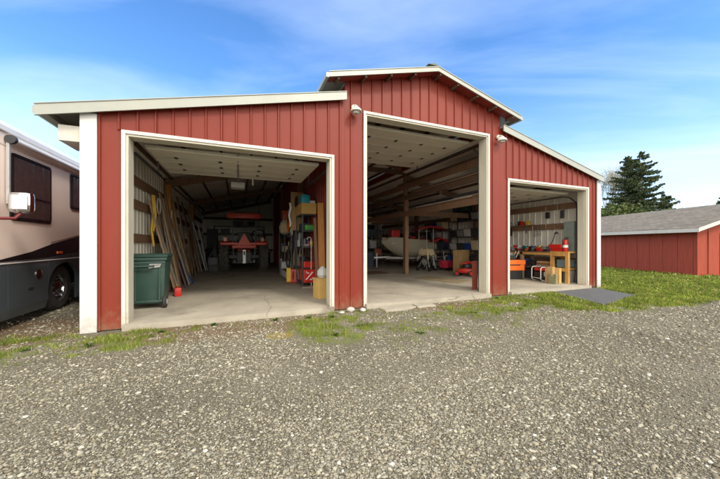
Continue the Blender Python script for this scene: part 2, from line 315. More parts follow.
# grass blades
def blades(n, xr, yr, hs, w0, gate=1.0, seed=1, far=False):
    r = np.random.default_rng(seed); x = r.uniform(*xr, n); y = r.uniform(*yr, n)
    g = grassd(x, y); cl = fbm(x, y, 5., 40); k = r.random(n) < np.clip(g*gate,0,1)*sstep(.46,.68,cl+.10*g+.2*sstep(5.2,7,x))
    k &= ~inpoly(x,y,[(p[0]+(.06 if p[0]>8.5 else -.06), p[1]) for p in PATCH]) & ~((x>-2.14)&(x<10.16)&(y>-.14)&(y<14.5))
    x, y, g, cl = x[k], y[k], g[k], cl[k]; n = len(x)
    d = np.hypot(x-CX, y-CY); h = hs*r.uniform(.35,1.25,n)*(.45+g)*(.5+1.0*cl); w = w0*np.clip(d/4,.7,3.5)*r.uniform(.6,1.3,n)
    a = r.uniform(0,2*math.pi,n); b = r.uniform(0,2*math.pi,n); le = h*r.uniform(.1,.9,n); z = height(x,y)-.003
    dx, dy = np.cos(a)*w, np.sin(a)*w; lx, ly = np.cos(b)*le, np.sin(b)*le
    P = np.stack([np.stack([x-dx,y-dy,z],1), np.stack([x+dx,y+dy,z],1), np.stack([x+dx*.7+lx*.35,y+dy*.7+ly*.35,z+h*.6],1), np.stack([x-dx*.7+lx*.35,y-dy*.7+ly*.35,z+h*.6],1), np.stack([x+lx,y+ly,z+h],1)],1)
    o = (np.arange(n)*5)[:,None,None]; f = (np.array([(0,1,2),(0,2,3),(3,2,4)])[None]+o).reshape(-1,3)
    return P.reshape(-1,3), f
sets = [blades(190000,(-4.2,7),(-3.6,.3),.034,.0022,1.,1), blades(230000,(6,16),(-3.2,6),.045,.0028,1.,2), blades(120000,(10,34),(-4,26),.06,.007,1.,3), blades(20000,(-16,-8),(-2,16),.1,.008,1.,4)]
off = 0; VV = []; FF = []
for v, f in sets: VV.append(v); FF.append(f+off); off += len(v)
GRASSM = island_mat('grass_blades', [(0,(.06,.12,.016)),(.3,(.13,.20,.022)),(.62,(.21,.265,.035)),(.84,(.31,.31,.06)),(1,(.44,.36,.15))], .7, .45, 2.2, .3)
structure(npmesh('grass', np.concatenate(VV), np.concatenate(FF), GRASSM), 'stuff')

# asphalt patch in front of the right bay, with a ragged edge
def patch():
    pts = []
    for i in range(4):
        a = Vector(PATCH[i]); b = Vector(PATCH[(i+1)%4])
        for k in range(14):
            t = k/14; p = a.lerp(b, t); nrm = Vector((-(b-a).y, (b-a).x)).normalized()*random.uniform(-.03,.03)
            pts.append(p+nrm)
    m = MB(); m.prism([tuple(p) for p in pts], 'Z', -.03, .014)
    return m
ASPH = mat('worn_asphalt', (.082,.084,.088), .9, var=.15, scale=4, bump=.5, bscale=150, dirt=.35, dirtcol=(.13,.125,.11))
structure(patch().build('asphalt_pad', ASPH))

# concrete slab of the barn
def concrete():
    m, n, l, b = nt('stained_concrete'); tc = n.new('ShaderNodeTexCoord')
    def nz(s, d, r=.6):
        q = n.new('ShaderNodeTexNoise'); q.inputs['Scale'].default_value = s; q.inputs['Detail'].default_value = d; q.inputs['Roughness'].default_value = r; l.new(tc.outputs['Object'], q.inputs['Vector']); return q.outputs['Fac']
    cr = n.new('ShaderNodeValToRGB'); e = cr.color_ramp.elements; e[0].position=.3; e[1].position=.7; e[0].color=(.25,.225,.18,1); e[1].color=(.40,.365,.295,1); l.new(nz(1.3,10,.7), cr.inputs['Fac'])
    st = n.new('ShaderNodeValToRGB'); e = st.color_ramp.elements; e[0].position=.56; e[1].position=.75; e[0].color=(1,1,1,1); e[1].color=(.42,.39,.36,1); l.new(nz(.9,6,.55), st.inputs['Fac'])
    mx = n.new('ShaderNodeMix'); mx.data_type='RGBA'; mx.blend_type='MULTIPLY'; mx.inputs['Factor'].default_value=1; l.new(cr.outputs[0], mx.inputs['A']); l.new(st.outputs[0], mx.inputs['B'])
    vo = n.new('ShaderNodeTexVoronoi'); vo.feature='DISTANCE_TO_EDGE'; vo.inputs['Scale'].default_value=.33
    wp = n.new('ShaderNodeVectorMath'); wp.operation='ADD'; q = n.new('ShaderNodeTexNoise'); q.inputs['Scale'].default_value=2.5; q.inputs['Detail'].default_value=5; l.new(tc.outputs['Object'], q.inputs['Vector'])
    sc = n.new('ShaderNodeVectorMath'); sc.operation='SCALE'; sc.inputs['Scale'].default_value=.35; l.new(q.outputs['Color'], sc.inputs[0]); l.new(tc.outputs['Object'], wp.inputs[0]); l.new(sc.outputs[0], wp.inputs[1]); l.new(wp.outputs[0], vo.inputs['Vector'])
    ck = n.new('ShaderNodeMapRange'); ck.inputs['From Max'].default_value=.004; ck.inputs['To Min'].default_value=.45; l.new(vo.outputs['Distance'], ck.inputs['Value'])
    m2 = n.new('ShaderNodeVectorMath'); m2.operation='SCALE'; l.new(mx.outputs['Result'], m2.inputs[0]); l.new(ck.outputs[0], m2.inputs['Scale'])
    l.new(m2.outputs[0], b.inputs['Base Color']); b.inputs['Roughness'].default_value=.8
    bp = n.new('ShaderNodeBump'); bp.inputs['Strength'].default_value=.25; bp.inputs['Distance'].default_value=.004; l.new(nz(60,4), bp.inputs['Height']); l.new(bp.outputs[0], b.inputs['Normal'])
    return m
CONC = concrete(); FZ = .09
m = MB(); m.box(-2.03,10.05,.06,14.34,-.25,FZ)
for a,b in ((-1.60,1.70),(2.38,5.69),(6.36,9.56)): m.box(a,b,-.12,.06,-.25,FZ)
structure(m.build('concrete_floor', CONC))

# ------------------------------------------------------------------ the barn
XL, XR, DEP = -2.09, 10.11, 14.4; TL, TR, RIDGE = 1.96, 6.09, 4.01
OP = [(-1.63,1.73,3.03),(2.35,5.72,4.00),(6.33,9.59,2.97)]   # outer edges of the door trims
def wingL(x): return 3.20+.232*(x+2.57)
def wingR(x): return 4.24-.232*(x-TR)
def tall(x): return 5.11-.262*abs(x-RIDGE)
def wall_top(x):
    if x < TL: return wingL(x)-.04
    if x > TR: return wingR(x)-.04
    return tall(x)-.04
barn = thing('barn', 'large red metal barn with three open garage bays and a raised centre roof', 'barn', (4.01,7.2,0)); BO = (4.01,7.2,0)
def part(mb, name, m, parent=barn, **k): return mb.build(name, m, parent, off=BO, **k)
def front_wall():
    m = MB(); br = sorted(set([XL,XR,TL-.001,TL+.001,TR-.001,TR+.001,RIDGE]+[v for o in OP for v in o[:2]]))
    for a,b in zip(br,br[1:]):
        mid = (a+b)/2; z0 = 0.015
        for o in OP:
            if o[0] < mid < o[1]: z0 = o[2]
        if b-a < .01: continue
        m.prism([(a,z0),(b,z0),(b,wall_top(b-1e-6 if b!=TL+.001 else b)),(a,wall_top(a+1e-6))],'Y',-.0,.03)
    x = XL+.19
    while x < XR-.05:
        z0 = .015
        for o in OP:
            if o[0]-.05 < x < o[1]+.05: z0 = o[2]
        skip = any(abs(x-e) < .035 and wall_top(x) > 0 for o in OP for e in o[:2]) and False
        z1 = min(wall_top(x-.02), wall_top(x+.02))
        if abs(x-TL) > .03 and abs(x-TR) > .03:
            m.prism([(x-.022,.0005),(x-.010,-.0265),(x+.010,-.0265),(x+.022,.0005)],'Z',z0,z1)
            if int(round((x-XL)/.2345))%4==0: m.box(x+.03,x+.0345,-.005,.001,z0,z1)
        x += .2345
    return m
part(front_wall(), 'front_wall', RED)
def rib_wall(x, y0, y1, top, out, ribs=True):
    m = MB(); m.box(min(x,x-out*.03),max(x,x-out*.03),y0,y1,.015,top)
    y = y0+.15
    while y < y1-.05 and ribs:
        m.prism([(x-.0005*out,y-.022),(x+.02*out,y-.011),(x+.02*out,y+.011),(x-.0005*out,y+.022)],'Z',.02,top); y += .2345
    return m
part(rib_wall(XL,.031,DEP,wingL(XL)-.045,-1), 'side_wall', RED)
part(rib_wall(XR,.031,DEP,wingR(XR)-.045,1), 'side_wall', RED)
# bare metal inside faces of the cladding
def lining(x, y0, y1, top, s):
    m = MB(); m.box(min(x,x+s*.006),max(x,x+s*.006),y0,y1,FZ+.01,top); y = y0+.1
    while y < y1-.05:
        m.prism([(x+s*.005,y-.03),(x+s*.024,y-.012),(x+s*.024,y+.012),(x+s*.005,y+.03)],'Z',FZ+.01,top); y += .2345
    return m
part(lining(XL+.05,.06,DEP-.06,wingL(XL)-.12,1), 'inner_lining', LINING)
part(lining(XR-.05,.06,DEP-.06,wingR(XR)-.12,-1), 'inner_lining', LINING)
def back():
    m = MB(); br = [XL,TL,RIDGE,TR,XR]
    for a,b in zip(br,br[1:]): m.prism([(a,.015),(b,.015),(b,wall_top(b-1e-5)),(a,wall_top(a+1e-5))],'Y',DEP-.03,DEP)
    return m
part(back(), 'back_wall', RED)
def back_lin():
    m = MB(); br = [XL+.06,TL,RIDGE,TR,XR-.06]
    for a,b in zip(br,br[1:]): m.prism([(a,FZ+.01),(b,FZ+.01),(b,wall_top(b-1e-5)-.04),(a,wall_top(a+1e-5)-.04)],'Y',DEP-.06,DEP-.05)
    x = XL+.15
    while x < XR-.1:
        m.prism([(x-.03,DEP-.059),(x-.012,DEP-.08),(x+.012,DEP-.08),(x+.03,DEP-.059)],'Z',FZ+.01,wall_top(x)-.06); x += .2345
    return m
part(back_lin(), 'inner_lining', LINING)
# partition between left and centre bay (old outer wall, still red)
PX = 2.13
m = MB(); m.box(PX,PX+.02,.04,DEP-.06,FZ,4.30); y = .2
while y < DEP-.2: m.prism([(PX+.001,y-.022),(PX-.018,y-.011),(PX-.018,y+.011),(PX+.001,y+.022)],'Z',FZ,4.15); y += .2345
part(m, 'partition_wall', REDIN)
# roof skins
def roof(name, x0, z0, x1, z1, y0, y1, th=.035):
    m = MB(); m.prism([(x0,z0),(x1,z1),(x1,z1-th),(x0,z0-th)],'Y',y0,y1)
    n = int((y1-y0)/.3); d = Vector((x1-x0,0,z1-z0)); L = d.length
    for i in range(1,n):
        y = y0+i*(y1-y0)/n; m.prism([(x0,z0+.0),(x1,z1+.0),(x1,z1+.018),(x0,z0+.018)],'Y',y-.012,y+.012)
    return part(m, name, ROOFM)
roof('roof', -2.57, 3.20, TL-.002, wingL(TL), -.09, DEP+.3)
roof('roof', TR+.002, 4.24, XR+.05, wingR(XR+.05), -.09, DEP+.3)
roof('roof', 1.55, tall(1.55), RIDGE, 5.11, -.25, DEP+.3)
roof('roof', RIDGE, 5.11, 6.49, tall(6.49), -.25, DEP+.3)
m = MB(); m.prism([(RIDGE-.2,5.11-.2*.262+.022),(RIDGE,5.14),(RIDGE+.2,5.11-.2*.262+.022),(RIDGE,5.12)],'Y',-.27,DEP+.3); part(m, 'ridge_cap', ROOFM)
# lining under the roofs + purlins + rafters
def under(f, x0, x1, y0=.05):
    m = MB(); m.prism([(x0,f(x0)-.045),(x1,f(x1)-.045),(x1,f(x1)-.055),(x0,f(x0)-.055)],'Y',y0,DEP-.05); part(m,'roof_lining',INSUL)
under(wingL, -2.05, TL-.02); under(wingR, TR+.02, XR-.04); under(tall, TL+.02, RIDGE); under(tall, RIDGE+.001, TR-.02)
for f, x0, x1, k in ((wingL,-1.85,TL-.15,6),(wingR,TR+.2,XR-.25,6),(tall,TL+.15,TR-.15,7)):
    for i in range(k):
        x = x0+(x1-x0)*i/(k-1); m = MB(); m.box(x-.02,x+.02,.06,DEP-.06,f(x)-.15,f(x)-.062); part(m,'purlin',WD_D)
BENTS = (4.8,9.6)
for y in (.1,)+BENTS+(14.2,):
    m = MB(); m.beam((-2.0,y,wingL(-2.0)-.25),(TL,y,wingL(TL)-.25),.09,.2); part(m,'rafter',WD_M)
    m = MB(); m.beam((TR+.1,y,wingR(TR+.1)-.25),(XR-.08,y,wingR(XR-.08)-.25),.09,.2); part(m,'rafter',WD_M)
    m = MB(); m.beam((TL+.05,y,tall(TL)-.25),(RIDGE,y,4.86),.09,.2); m.beam((RIDGE,y,4.86),(TR-.05,y,tall(TR)-.25),.09,.2); part(m,'rafter',WD_M)
for y in BENTS:
    m = MB(); m.box(-2.0,-1.84,y-.08,y+.08,FZ,wingL(-1.9)-.3); part(m,'post',WD_O)
    m = MB(); m.box(PX-.2,PX-.03,y-.08,y+.08,FZ,4.0); part(m,'post',WD_M)
    m = MB(); m.box(6.26,6.42,y+.04,y+.2,FZ,4.1); part(m,'post',WD_M)
    m = MB(); m.box(9.84,10.0,y-.08,y+.08,FZ,wingR(9.95)-.3); part(m,'post',WD_M)
    pass
for z in (1.42,2.13,2.62):
    m = MB(); m.box(-2.0,-1.96,.1,DEP-.1,z-.095,z+.095); part(m,'girt',WD_M)
for z in (.75,1.9,2.55):
    m = MB(); m.box(9.96,10.0,.1,DEP-.1,z-.095,z+.095); m.box(9.86,9.958,1.9,3.1,z+.06,z+.095) if z==1.9 else None; part(m,'girt',WD_M)
for z in (.9,1.9,2.85):
    m = MB(); m.box(-1.9,PX-.05,DEP-.125,DEP-.085,z-.07,z+.07); m.box(PX+.05,9.9,DEP-.125,DEP-.085,z-.07,z+.07); part(m,'girt',WD_D)
# long carrier beams on the column line right of the centre bay
for z0,z1,x,mm in ((3.50,3.72,6.22,WD_M),(3.08,3.26,6.22,WD_D),(2.42,2.62,6.22,WD_M)):
    m = MB(); m.box(x,x+.04,.1,DEP-.15,z0,z1); part(m,'carrier_beam',mm)
m = MB(); m.box(-1.835,-1.815,4.68,4.84,FZ,2.3); part(m,'post_board',CREAM)
for y in BENTS: m = MB(); m.box(6.43,9.83,y-.02,y+.03,2.45,2.65); part(m,'tie_beam',WD_M)
# collar ties and loft joists in the centre bay
for y in BENTS: m = MB(); m.box(PX+.05,6.24,y-.02,y+.03,4.08,4.26); part(m,'tie_beam',WD_D)
# fascia / rake trims
def rake(pts, y, h=.15, th=.03, up=.012, lip=True):
    for (x0,z0),(x1,z1) in zip(pts,pts[1:]):
        m = MB(); m.prism([(x0,z0+up),(x1,z1+up),(x1,z1+up-h),(x0,z0+up-h)],'Y',y-th,y)
        if lip: m.prism([(x0,z0+up+.012),(x1,z1+up+.012),(x1,z1+up),(x0,z0+up)],'Y',y-th-.012,y+.06)
        part(m,'rake_trim',ROOFM)
rake([(-2.57,3.20),(TL-.0,wingL(TL))], -.091); rake([(TR,4.24),(XR+.05,wingR(XR+.05))], -.091)
rake([(1.55,tall(1.55)),(RIDGE,5.11)], -.251, .09); rake([(RIDGE,5.11),(6.49,tall(6.49))], -.251, .09)
# boards under the front overhang of the raised roof (red soffit and lookouts)
for f0,f1 in ((1.60,RIDGE-.01),(RIDGE+.01,6.44)):
    m = MB(); m.prism([(f0,tall(f0)-.038),(f1,tall(f1)-.038),(f1,tall(f1)-.05),(f0,tall(f0)-.05)],'Y',-.25,-.002); part(m,'soffit',REDIN)
for i in range(9):
    x = 1.75+i*.565
    if abs(x-RIDGE) < .05: x += .08
    m = MB(); m.box(x-.02,x+.02,-.248,-.003,tall(x)-.115,tall(x)-.052); part(m,'lookout',WD_D)
# eave gutters
m = MB(); m.prism([(-2.60,3.19),(-2.60,3.10),(-2.52,3.06),(-2.46,3.10),(-2.46,3.19)],'Y',-.10,DEP+.3); part(m,'gutter',ROOFM)
m = MB(); m.prism([(6.49,tall(6.49)-.0),(6.545,tall(6.49)-.01),(6.545,tall(6.49)-.09),(6.49,tall(6.49)-.09)],'Y',-.28,DEP+.3); part(m,'gutter',ROOFM)
m = MB(); m.prism([(1.55,tall(1.55)-.0),(1.50,tall(1.55)-.01),(1.50,tall(1.55)-.09),(1.55,tall(1.55)-.09)],'Y',-.28,DEP+.3); part(m,'gutter',ROOFM)
# walls of the raised centre above the wings
for x,f in ((TL,-1),(TR,1)):
    m = MB(); m.box(min(x,x-f*.03),max(x,x-f*.03),.032,DEP-.03,4.2,4.45); part(m,'clerestory_wall',RED)
# boxed beam end under the left eave
m = MB(); m.box(-2.40,-2.115,.06,.62,2.80,3.03); part(m,'eave_box',TRIM, bevel=.006)
m = MB(); m.box(-2.44,-2.115,.63,.66,2.9,3.12); part(m,'soffit',WD_D)
# corner trims
m = MB(); m.box(XL-.025,XL+.17,-.045,-.021,.0,wingL(XL)-.1); m.box(XL-.025,XL-.0205,-.021,.16,.0,wingL(XL)-.12); part(m,'corner_trim',CORN)
m = MB(); m.box(XR-.14,XR+.025,-.045,-.021,.0,wingR(XR)-.1); m.box(XR+.0205,XR+.025,-.021,.14,.0,wingR(XR)-.12); part(m,'corner_trim',CORN)
JAMB = mat('cream_painted_jamb', (.52,.495,.41), .55, var=.06, scale=2, dirt=.5, dirtcol=(.36,.31,.21), stretch=(3,3,.5))
splash(CORN); splash(TRIM); splash(JAMB)
# door trims with deep jambs, one frame mesh each side and head
for i,(a,b,z) in enumerate(OP):
    fr = part(MB().box(a,b,-.035,-.0215,z-.05,z), 'door_frame', TRIM)
    fo = lambda mb, nm, mm=TRIM, **k: mb.build(nm, mm, fr, off=BO, **k)
    fo(MB().box(a,a+.05,-.035,-.0215,.03,z-.051),'casing'); fo(MB().box(b-.05,b,-.035,-.0215,.03,z-.051),'casing')
    for s,e in ((1,a),(-1,b)):
        x0,x1 = sorted((e+s*.03,e+s*.083)); fo(MB().box(x0,x1,-.015,.10,FZ,z-.084),'jamb',JAMB)
        x0,x1 = sorted((e+s*.045,e+s*.081)); fo(MB().box(x0,x1,.104,.24,FZ,z-.09),'jamb',JAMB)
    fo(MB().box(a+.03,b-.03,-.015,.10,z-.083,z-.03),'head',JAMB); fo(MB().box(a+.055,b-.055,.104,.24,z-.081,z-.045),'head',JAMB)
# overhead doors, stowed under the roof, with hinges, tracks and seams
def garage_door(a, b, zd, y0, y1, nsec, label):
    mb = MB(); L = (y1-y0)/nsec
    for k in range(nsec):
        ya, yb = y0+k*L+.006, y0+(k+1)*L-.006
        mb.box(a,b,ya,yb,zd,zd+.045)
        mb.box(a+.02,b-.02,ya+.02,ya+.06,zd-.012,zd); mb.box(a+.02,b-.02,yb-.06,yb-.02,zd-.012,zd)
    d = part(mb,'garage_door',CREAM); d['label'] = label
    for k in range(1,nsec):
        for j in range(4):
            x = a+(b-a)*(j+.5)/4; MB().box(x-.03,x+.03,y0+k*L-.06,y0+k*L+.06,zd-.022,zd-.013).build('hinge',DARKM,d,off=BO)
    for e,s in ((a-.23,1),(b+.23,-1)):
        pts = [(e,.34,FZ)]+[(e,.34,zd-.45)]+[(e,.34+.42*(1-math.cos(t)),zd-.45+.42*math.sin(t)) for t in (R(30),R(60),R(90))]+[(e,y1+.35,zd-.03)]
        t = MB()
        for p,q in zip(pts,pts[1:]): t.beam(p,q,.05,.03)
        t.build('track',DARKM,d,off=BO)
        MB().beam((e,y1+.1,zd),(e,y1+.1,zd+.3),.03,.03).build('hanger',STEEL,d,off=BO)
    return d
garage_door(-1.45,1.55,2.93,.45,2.35,4,'cream sectional door stowed under the low left roof')
garage_door(2.55,5.52,3.90,.45,3.1,5,'cream sectional door stowed high in the centre bay')
garage_door(6.5,9.42,2.84,.45,2.5,4,'cream sectional door stowed under the low right roof')
op = part(MB().box(-.17,.17,2.82,3.16,2.78,2.92),'door_opener',LGREY,bevel=.015)
MB().beam((0,.3,2.955),(0,2.9,2.90),.03,.03).build('rail',STEEL,op,off=BO); MB().beam((-.1,3.0,2.92),(-.1,3.0,3.45),.02,.02).beam((.1,3.0,2.92),(.1,3.0,3.45),.02,.02).build('hanger',STEEL,op,off=BO)
# wall lamps
for x,z in ((2.14,3.94),(6.0,3.88)):
    w = part(MB().lathe([(.055,-.02),(.055,.02)],(x,-.03,z+.08),'Y',16),'wall_lamp',TRIM,smooth=True)
    MB().tube([(x,-.03,z+.08),(x,-.10,z+.10),(x,-.15,z+.07)],.016,8).build('arm',TRIM,w,off=BO,smooth=True)
    MB().lathe([(.11,-.055),(.12,-.045),(.095,.0),(.05,.035),(.035,.06)],(x,-.15,z),'Z',20).build('lamp_shade',TRIM,w,off=BO,smooth=True)
    MB().lathe([(.03,-.10),(.06,-.085),(.065,-.055)],(x,-.15,z),'Z',16).build('lens',LGREY,w,off=BO,smooth=True)
VENTG = mat('greenish_weathered_metal', (.10,.13,.10), .6, .3)
v = part(MB().box(RIDGE-.09,RIDGE+.13,-.05,.3,5.07,5.25),'ridge_vent',VENTG); MB().prism([(RIDGE-.15,5.25),(RIDGE+.02,5.30),(RIDGE+.19,5.25)],'Y',-.12,.36).build('cap',VENTG,v,off=BO)
# light pull under the left door
part(MB().tube([(.34,2.25,2.92),(.34,2.25,2.75)],.014,8),'pull_cord',WHITE)

# ------------------------------------------------------------------ small reusable things
def put(mb, name, m, label, cat, loc, rz=0, group=None, **k):
    return tag(mb.build(name, m, None, loc, rz, **k), label, cat, group)
def carton(label, loc, d, rz=0, m=CARD, group=None, name='cardboard_box'):
    t = thing(name, label, 'box', loc, rz, group); w,l,h = d
    MB().box(-w/2,w/2,-l/2,l/2,0,h).build('carton',m,t,bevel=.006)
    MB().box(-w/2-.001,w/2+.001,-.03,.03,h*.75,h+.002).build('tape',mat('packing_tape',(.45,.33,.18),.3),t); return t
def tote(label, loc, d, rz=0, m=GREY, lid=NAVY, group=None):
    t = thing('storage_tote', label, 'tote', loc, rz, group); w,l,h = d; b = MB()
    b.add([(-w*.43,-l*.43,0),(w*.43,-l*.43,0),(w*.43,l*.43,0),(-w*.43,l*.43,0),(-w/2,-l/2,h*.9),(w/2,-l/2,h*.9),(w/2,l/2,h*.9),(-w/2,l/2,h*.9)],[(3,2,1,0),(4,5,6,7),(0,1,5,4),(1,2,6,5),(2,3,7,6),(3,0,4,7)])
    b.build('tub',m,t,bevel=.01); MB().box(-w/2-.015,w/2+.015,-l/2-.015,l/2+.015,h*.88,h).build('lid',lid,t,bevel=.012)
    MB().box(-w*.2,w*.2,-l/2-.03,-l/2-.0,h*.78,h*.86).build('handle',lid,t); return t
def shelf(label, loc, d, levels, rz=0, m=DARKM, sm=None, name='shelving_unit', wire=False):
    t = thing(name, label, 'shelf', loc, rz, 'shelving units inside the barn'); w,l,h = d
    for x in (-w/2,w/2):
        for y in (-l/2,l/2): MB().box(x-.018,x+.018,y-.018,y+.018,0,h).build('upright',m,t)
    for z in levels:
        b = MB()
        if wire:
            k = int(l/.05)
            for i in range(k): b.box(-w/2,w/2,-l/2+l*i/k,-l/2+l*i/k+.008,z,z+.008)
            b.box(-w/2,w/2,-l/2-.012,-l/2,z-.015,z+.012); b.box(-w/2,w/2,l/2,l/2+.012,z-.015,z+.012); b.box(-w/2-.012,-w/2,-l/2,l/2,z-.015,z+.012)
        else: b.box(-w/2+.019,w/2-.019,-l/2,l/2,z-.03,z)
        b.build('shelf_board',sm or m,t)
    return t
def bottle(label, loc, r=.05, h=.25, m=WHITE, cap=REDP, cat='bottle', name='bottle', group=None):
    t = thing(name, label, cat, loc, 0, group)
    MB().lathe([(r*.9,0),(r,.01),(r,h*.68),(r*.8,h*.8),(r*.35,h*.87),(r*.35,h*.92)],(0,0,0),n=14).build('bottle_body',m,t,smooth=True)
    MB().lathe([(r*.42,h*.92),(r*.42,h)],(0,0,0),n=12).build('cap',cap,t); return t

# garbage bin ------------------------------------------------------
t = thing('garbage_bin','dark green wheeled garbage bin just inside the left bay door','garbage bin',(-1.57,1.38,FZ),R(3))
b = MB(); b.add([(-.25,-.29,.08),(.25,-.29,.08),(.25,.29,.08),(-.25,.29,.08),(-.285,-.36,.93),(.285,-.36,.93),(.285,.36,.93),(-.285,.36,.93)],[(3,2,1,0),(4,5,6,7),(0,1,5,4),(1,2,6,5),(2,3,7,6),(3,0,4,7)])
b.build('tub',GREEN,t,bevel=.035,smooth=True)
MB().box(-.305,.305,-.38,.38,.90,.95).build('rim',GREEN,t,bevel=.015)
b = MB(); b.prism([(-.35,.955),(.37,.955),(.40,.975),(.3,1.015),(-.2,1.03),(-.36,1.0)],'X',-.315,.315); b.build('lid',GREEN,t,bevel=.012,smooth=True)
MB().tube([(-.29,-.38,.80),(-.29,-.44,.80),(.10,-.44,.80),(.10,-.38,.80)],.017,8).tube([(-.29,-.36,.86),(-.29,-.43,.86),(.29,-.43,.86),(.29,-.36,.86)],.014,8).build('handle',GREEN,t,smooth=True)
MB().box(-.24,.24,-.345,-.30,.12,.16).box(-.2,-.17,-.36,-.3,.16,.85).box(.17,.2,-.36,-.3,.16,.85).build('rib',GREEN,t,bevel=.006)
for x in (-.27,.27):
    w = MB().lathe([(.10,-.03),(.115,-.02),(.115,.02),(.10,.03)],(x,-.30,.115),'X',20).build('wheel',RUBBER,t,smooth=True)
    MB().lathe([(.05,-.034),(.05,.034)],(x,-.30,.115),'X',12).build('hub',LGREY,w)
MB().add([(.02,-.372,.76),(.20,-.385,.78),(.23,-.385,.86),(.04,-.372,.87)],[(0,1,2,3)]).build('worn_sticker',LGREY,t)

# lumber leaning on the left wall ----------------------------------
LM = {'tan':WD_T,'brown':WD_M,'grey':WD_G,'dark brown':WD_D,'orange brown':WD_O}
ordn = ['first','second','third','fourth','fifth','sixth','seventh','eighth','ninth','tenth','eleventh','twelfth','thirteenth','fourteenth','fifteenth','sixteenth','seventeenth','eighteenth','nineteenth','twentieth','twenty-first','twenty-second']
lum = [(1.95,2.3,.10,'tan',.55),(2.2,2.05,.09,'grey',.8),(2.4,2.45,.14,'brown',.5),(2.7,1.75,.26,'tan',.45),(3.0,2.35,.09,'grey',.65),(3.25,2.6,.14,'tan',.6),(3.5,2.15,.09,'dark brown',.75),(3.8,2.5,.19,'tan',.5),(4.05,2.7,.09,'brown',.7),(4.4,2.35,.24,'grey',.55),
       (4.95,2.75,.14,'orange brown',.5),(5.3,2.6,.09,'tan',.62),(5.6,2.3,.19,'tan',.55),(6.0,2.85,.14,'brown',.5),(6.5,2.6,.09,'grey',.6),(6.9,2.8,.14,'dark brown',.55),(7.5,2.5,.19,'tan',.5),(8.1,2.8,.09,'brown',.55),(8.8,2.6,.14,'grey',.5),(9.1,2.3,.09,'tan',.62)]
for i,(y,L,w,c,fx) in enumerate(lum):
    if i < 10: y = 2.95+.17*i
    x0 = -1.93+fx*.42+.12+(.16 if i%3==0 else 0)+(.1 if i%4==1 else 0); w *= 1.15; x1 = -1.92 if not 4.7 < y < 4.95 else -1.80; dy = random.uniform(-.22,.25); hz = math.sqrt(max(.1, L*L-(x0-x1)**2-dy*dy))
    mb = MB(); a = Vector((0,0,.02)); e = Vector((x1-x0,dy,hz)); mb.beam(a,e,w,.038,up=(1,0,0))
    tag(mb.build('plank',LM[c],None,(x0,y,FZ)), '%s %s plank leaning on left wall, %s back from green bin' % ('wide' if w > .17 else 'slim' if w < .1 else 'medium', c, ordn[i]), 'plank', 'planks leaning on the left bay wall')
for i,y in enumerate((9.65,9.9)):
    tag(MB().tube([(0,0,0),(-.5+.12*i,-.3,2.2)],.03,10).build('pipe',LGREY,None,(-1.36+.05*i,y,FZ),smooth=True),('nearer' if i == 0 else 'farther')+' pale plastic pipe leaning at the far end of the planks','pipe','pale pipes by the planks')
m = MB(); m.tube([(0,0,1.3),(.02,.03,.9),(-.02,0,.5),(.03,-.02,.1)],.025,8); m.tube([(.03,0,1.3),(.06,.03,.85),(.02,0,.45)],.02,8)
put(m,'rope',YEL,'yellow rope hanging on the left wall above the planks','rope',(-1.86,2.75,1.15),smooth=True)
m = MB(); 
for k in range(3): m.tube([(0,.16*math.cos(a)+.02*k,.2*math.sin(a)) for a in [2*math.pi*j/20 for j in range(20)]],.012,6,closed=True)
put(m,'cable_coil',LGREY,'grey cable coil hanging beside the yellow rope','coil',(-1.84,3.25,2.25),smooth=True)
t = thing('gas_can','small red fuel can on the floor behind the garbage bin','fuel can',(-1.30,2.45,FZ),R(15))
MB().box(-.07,.07,-.1,.1,0,.2).build('can',REDP,t,bevel=.025,smooth=True); MB().tube([(0,-.06,.19),(0,-.06,.24),(0,.04,.24),(0,.04,.19)],.01,6).build('handle',REDP,t); MB().tube([(0,.07,.19),(0,.09,.26)],.015,8).build('spout',YEL,t)
m = MB(); m.tube([(0,0,0),(-.15,.05,.35),(-.3,.1,.75)],[.13,.10,.04],9); put(m,'folded_tarp',BLUE,'blue folded tarp stuffed between the leaning planks','tarp',(-1.36,4.72,FZ),smooth=True)
put(MB().box(-.25,.25,-.3,.3,0,2.0).box(-.24,.24,-.315,-.302,.05,1.95),'tall_locker',mat('dark_locker',(.018,.018,.02),.6),'tall dark locker in the back left corner beyond the planks','locker',(-1.25,11.9,FZ))
put(MB().lathe([(.36,0),(.4,.02),(.4,1.0),(.36,1.02)],n=20),'drum',BLACK,'black drum left of the red tractor','drum',(-1.05,10.6,FZ),smooth=True)

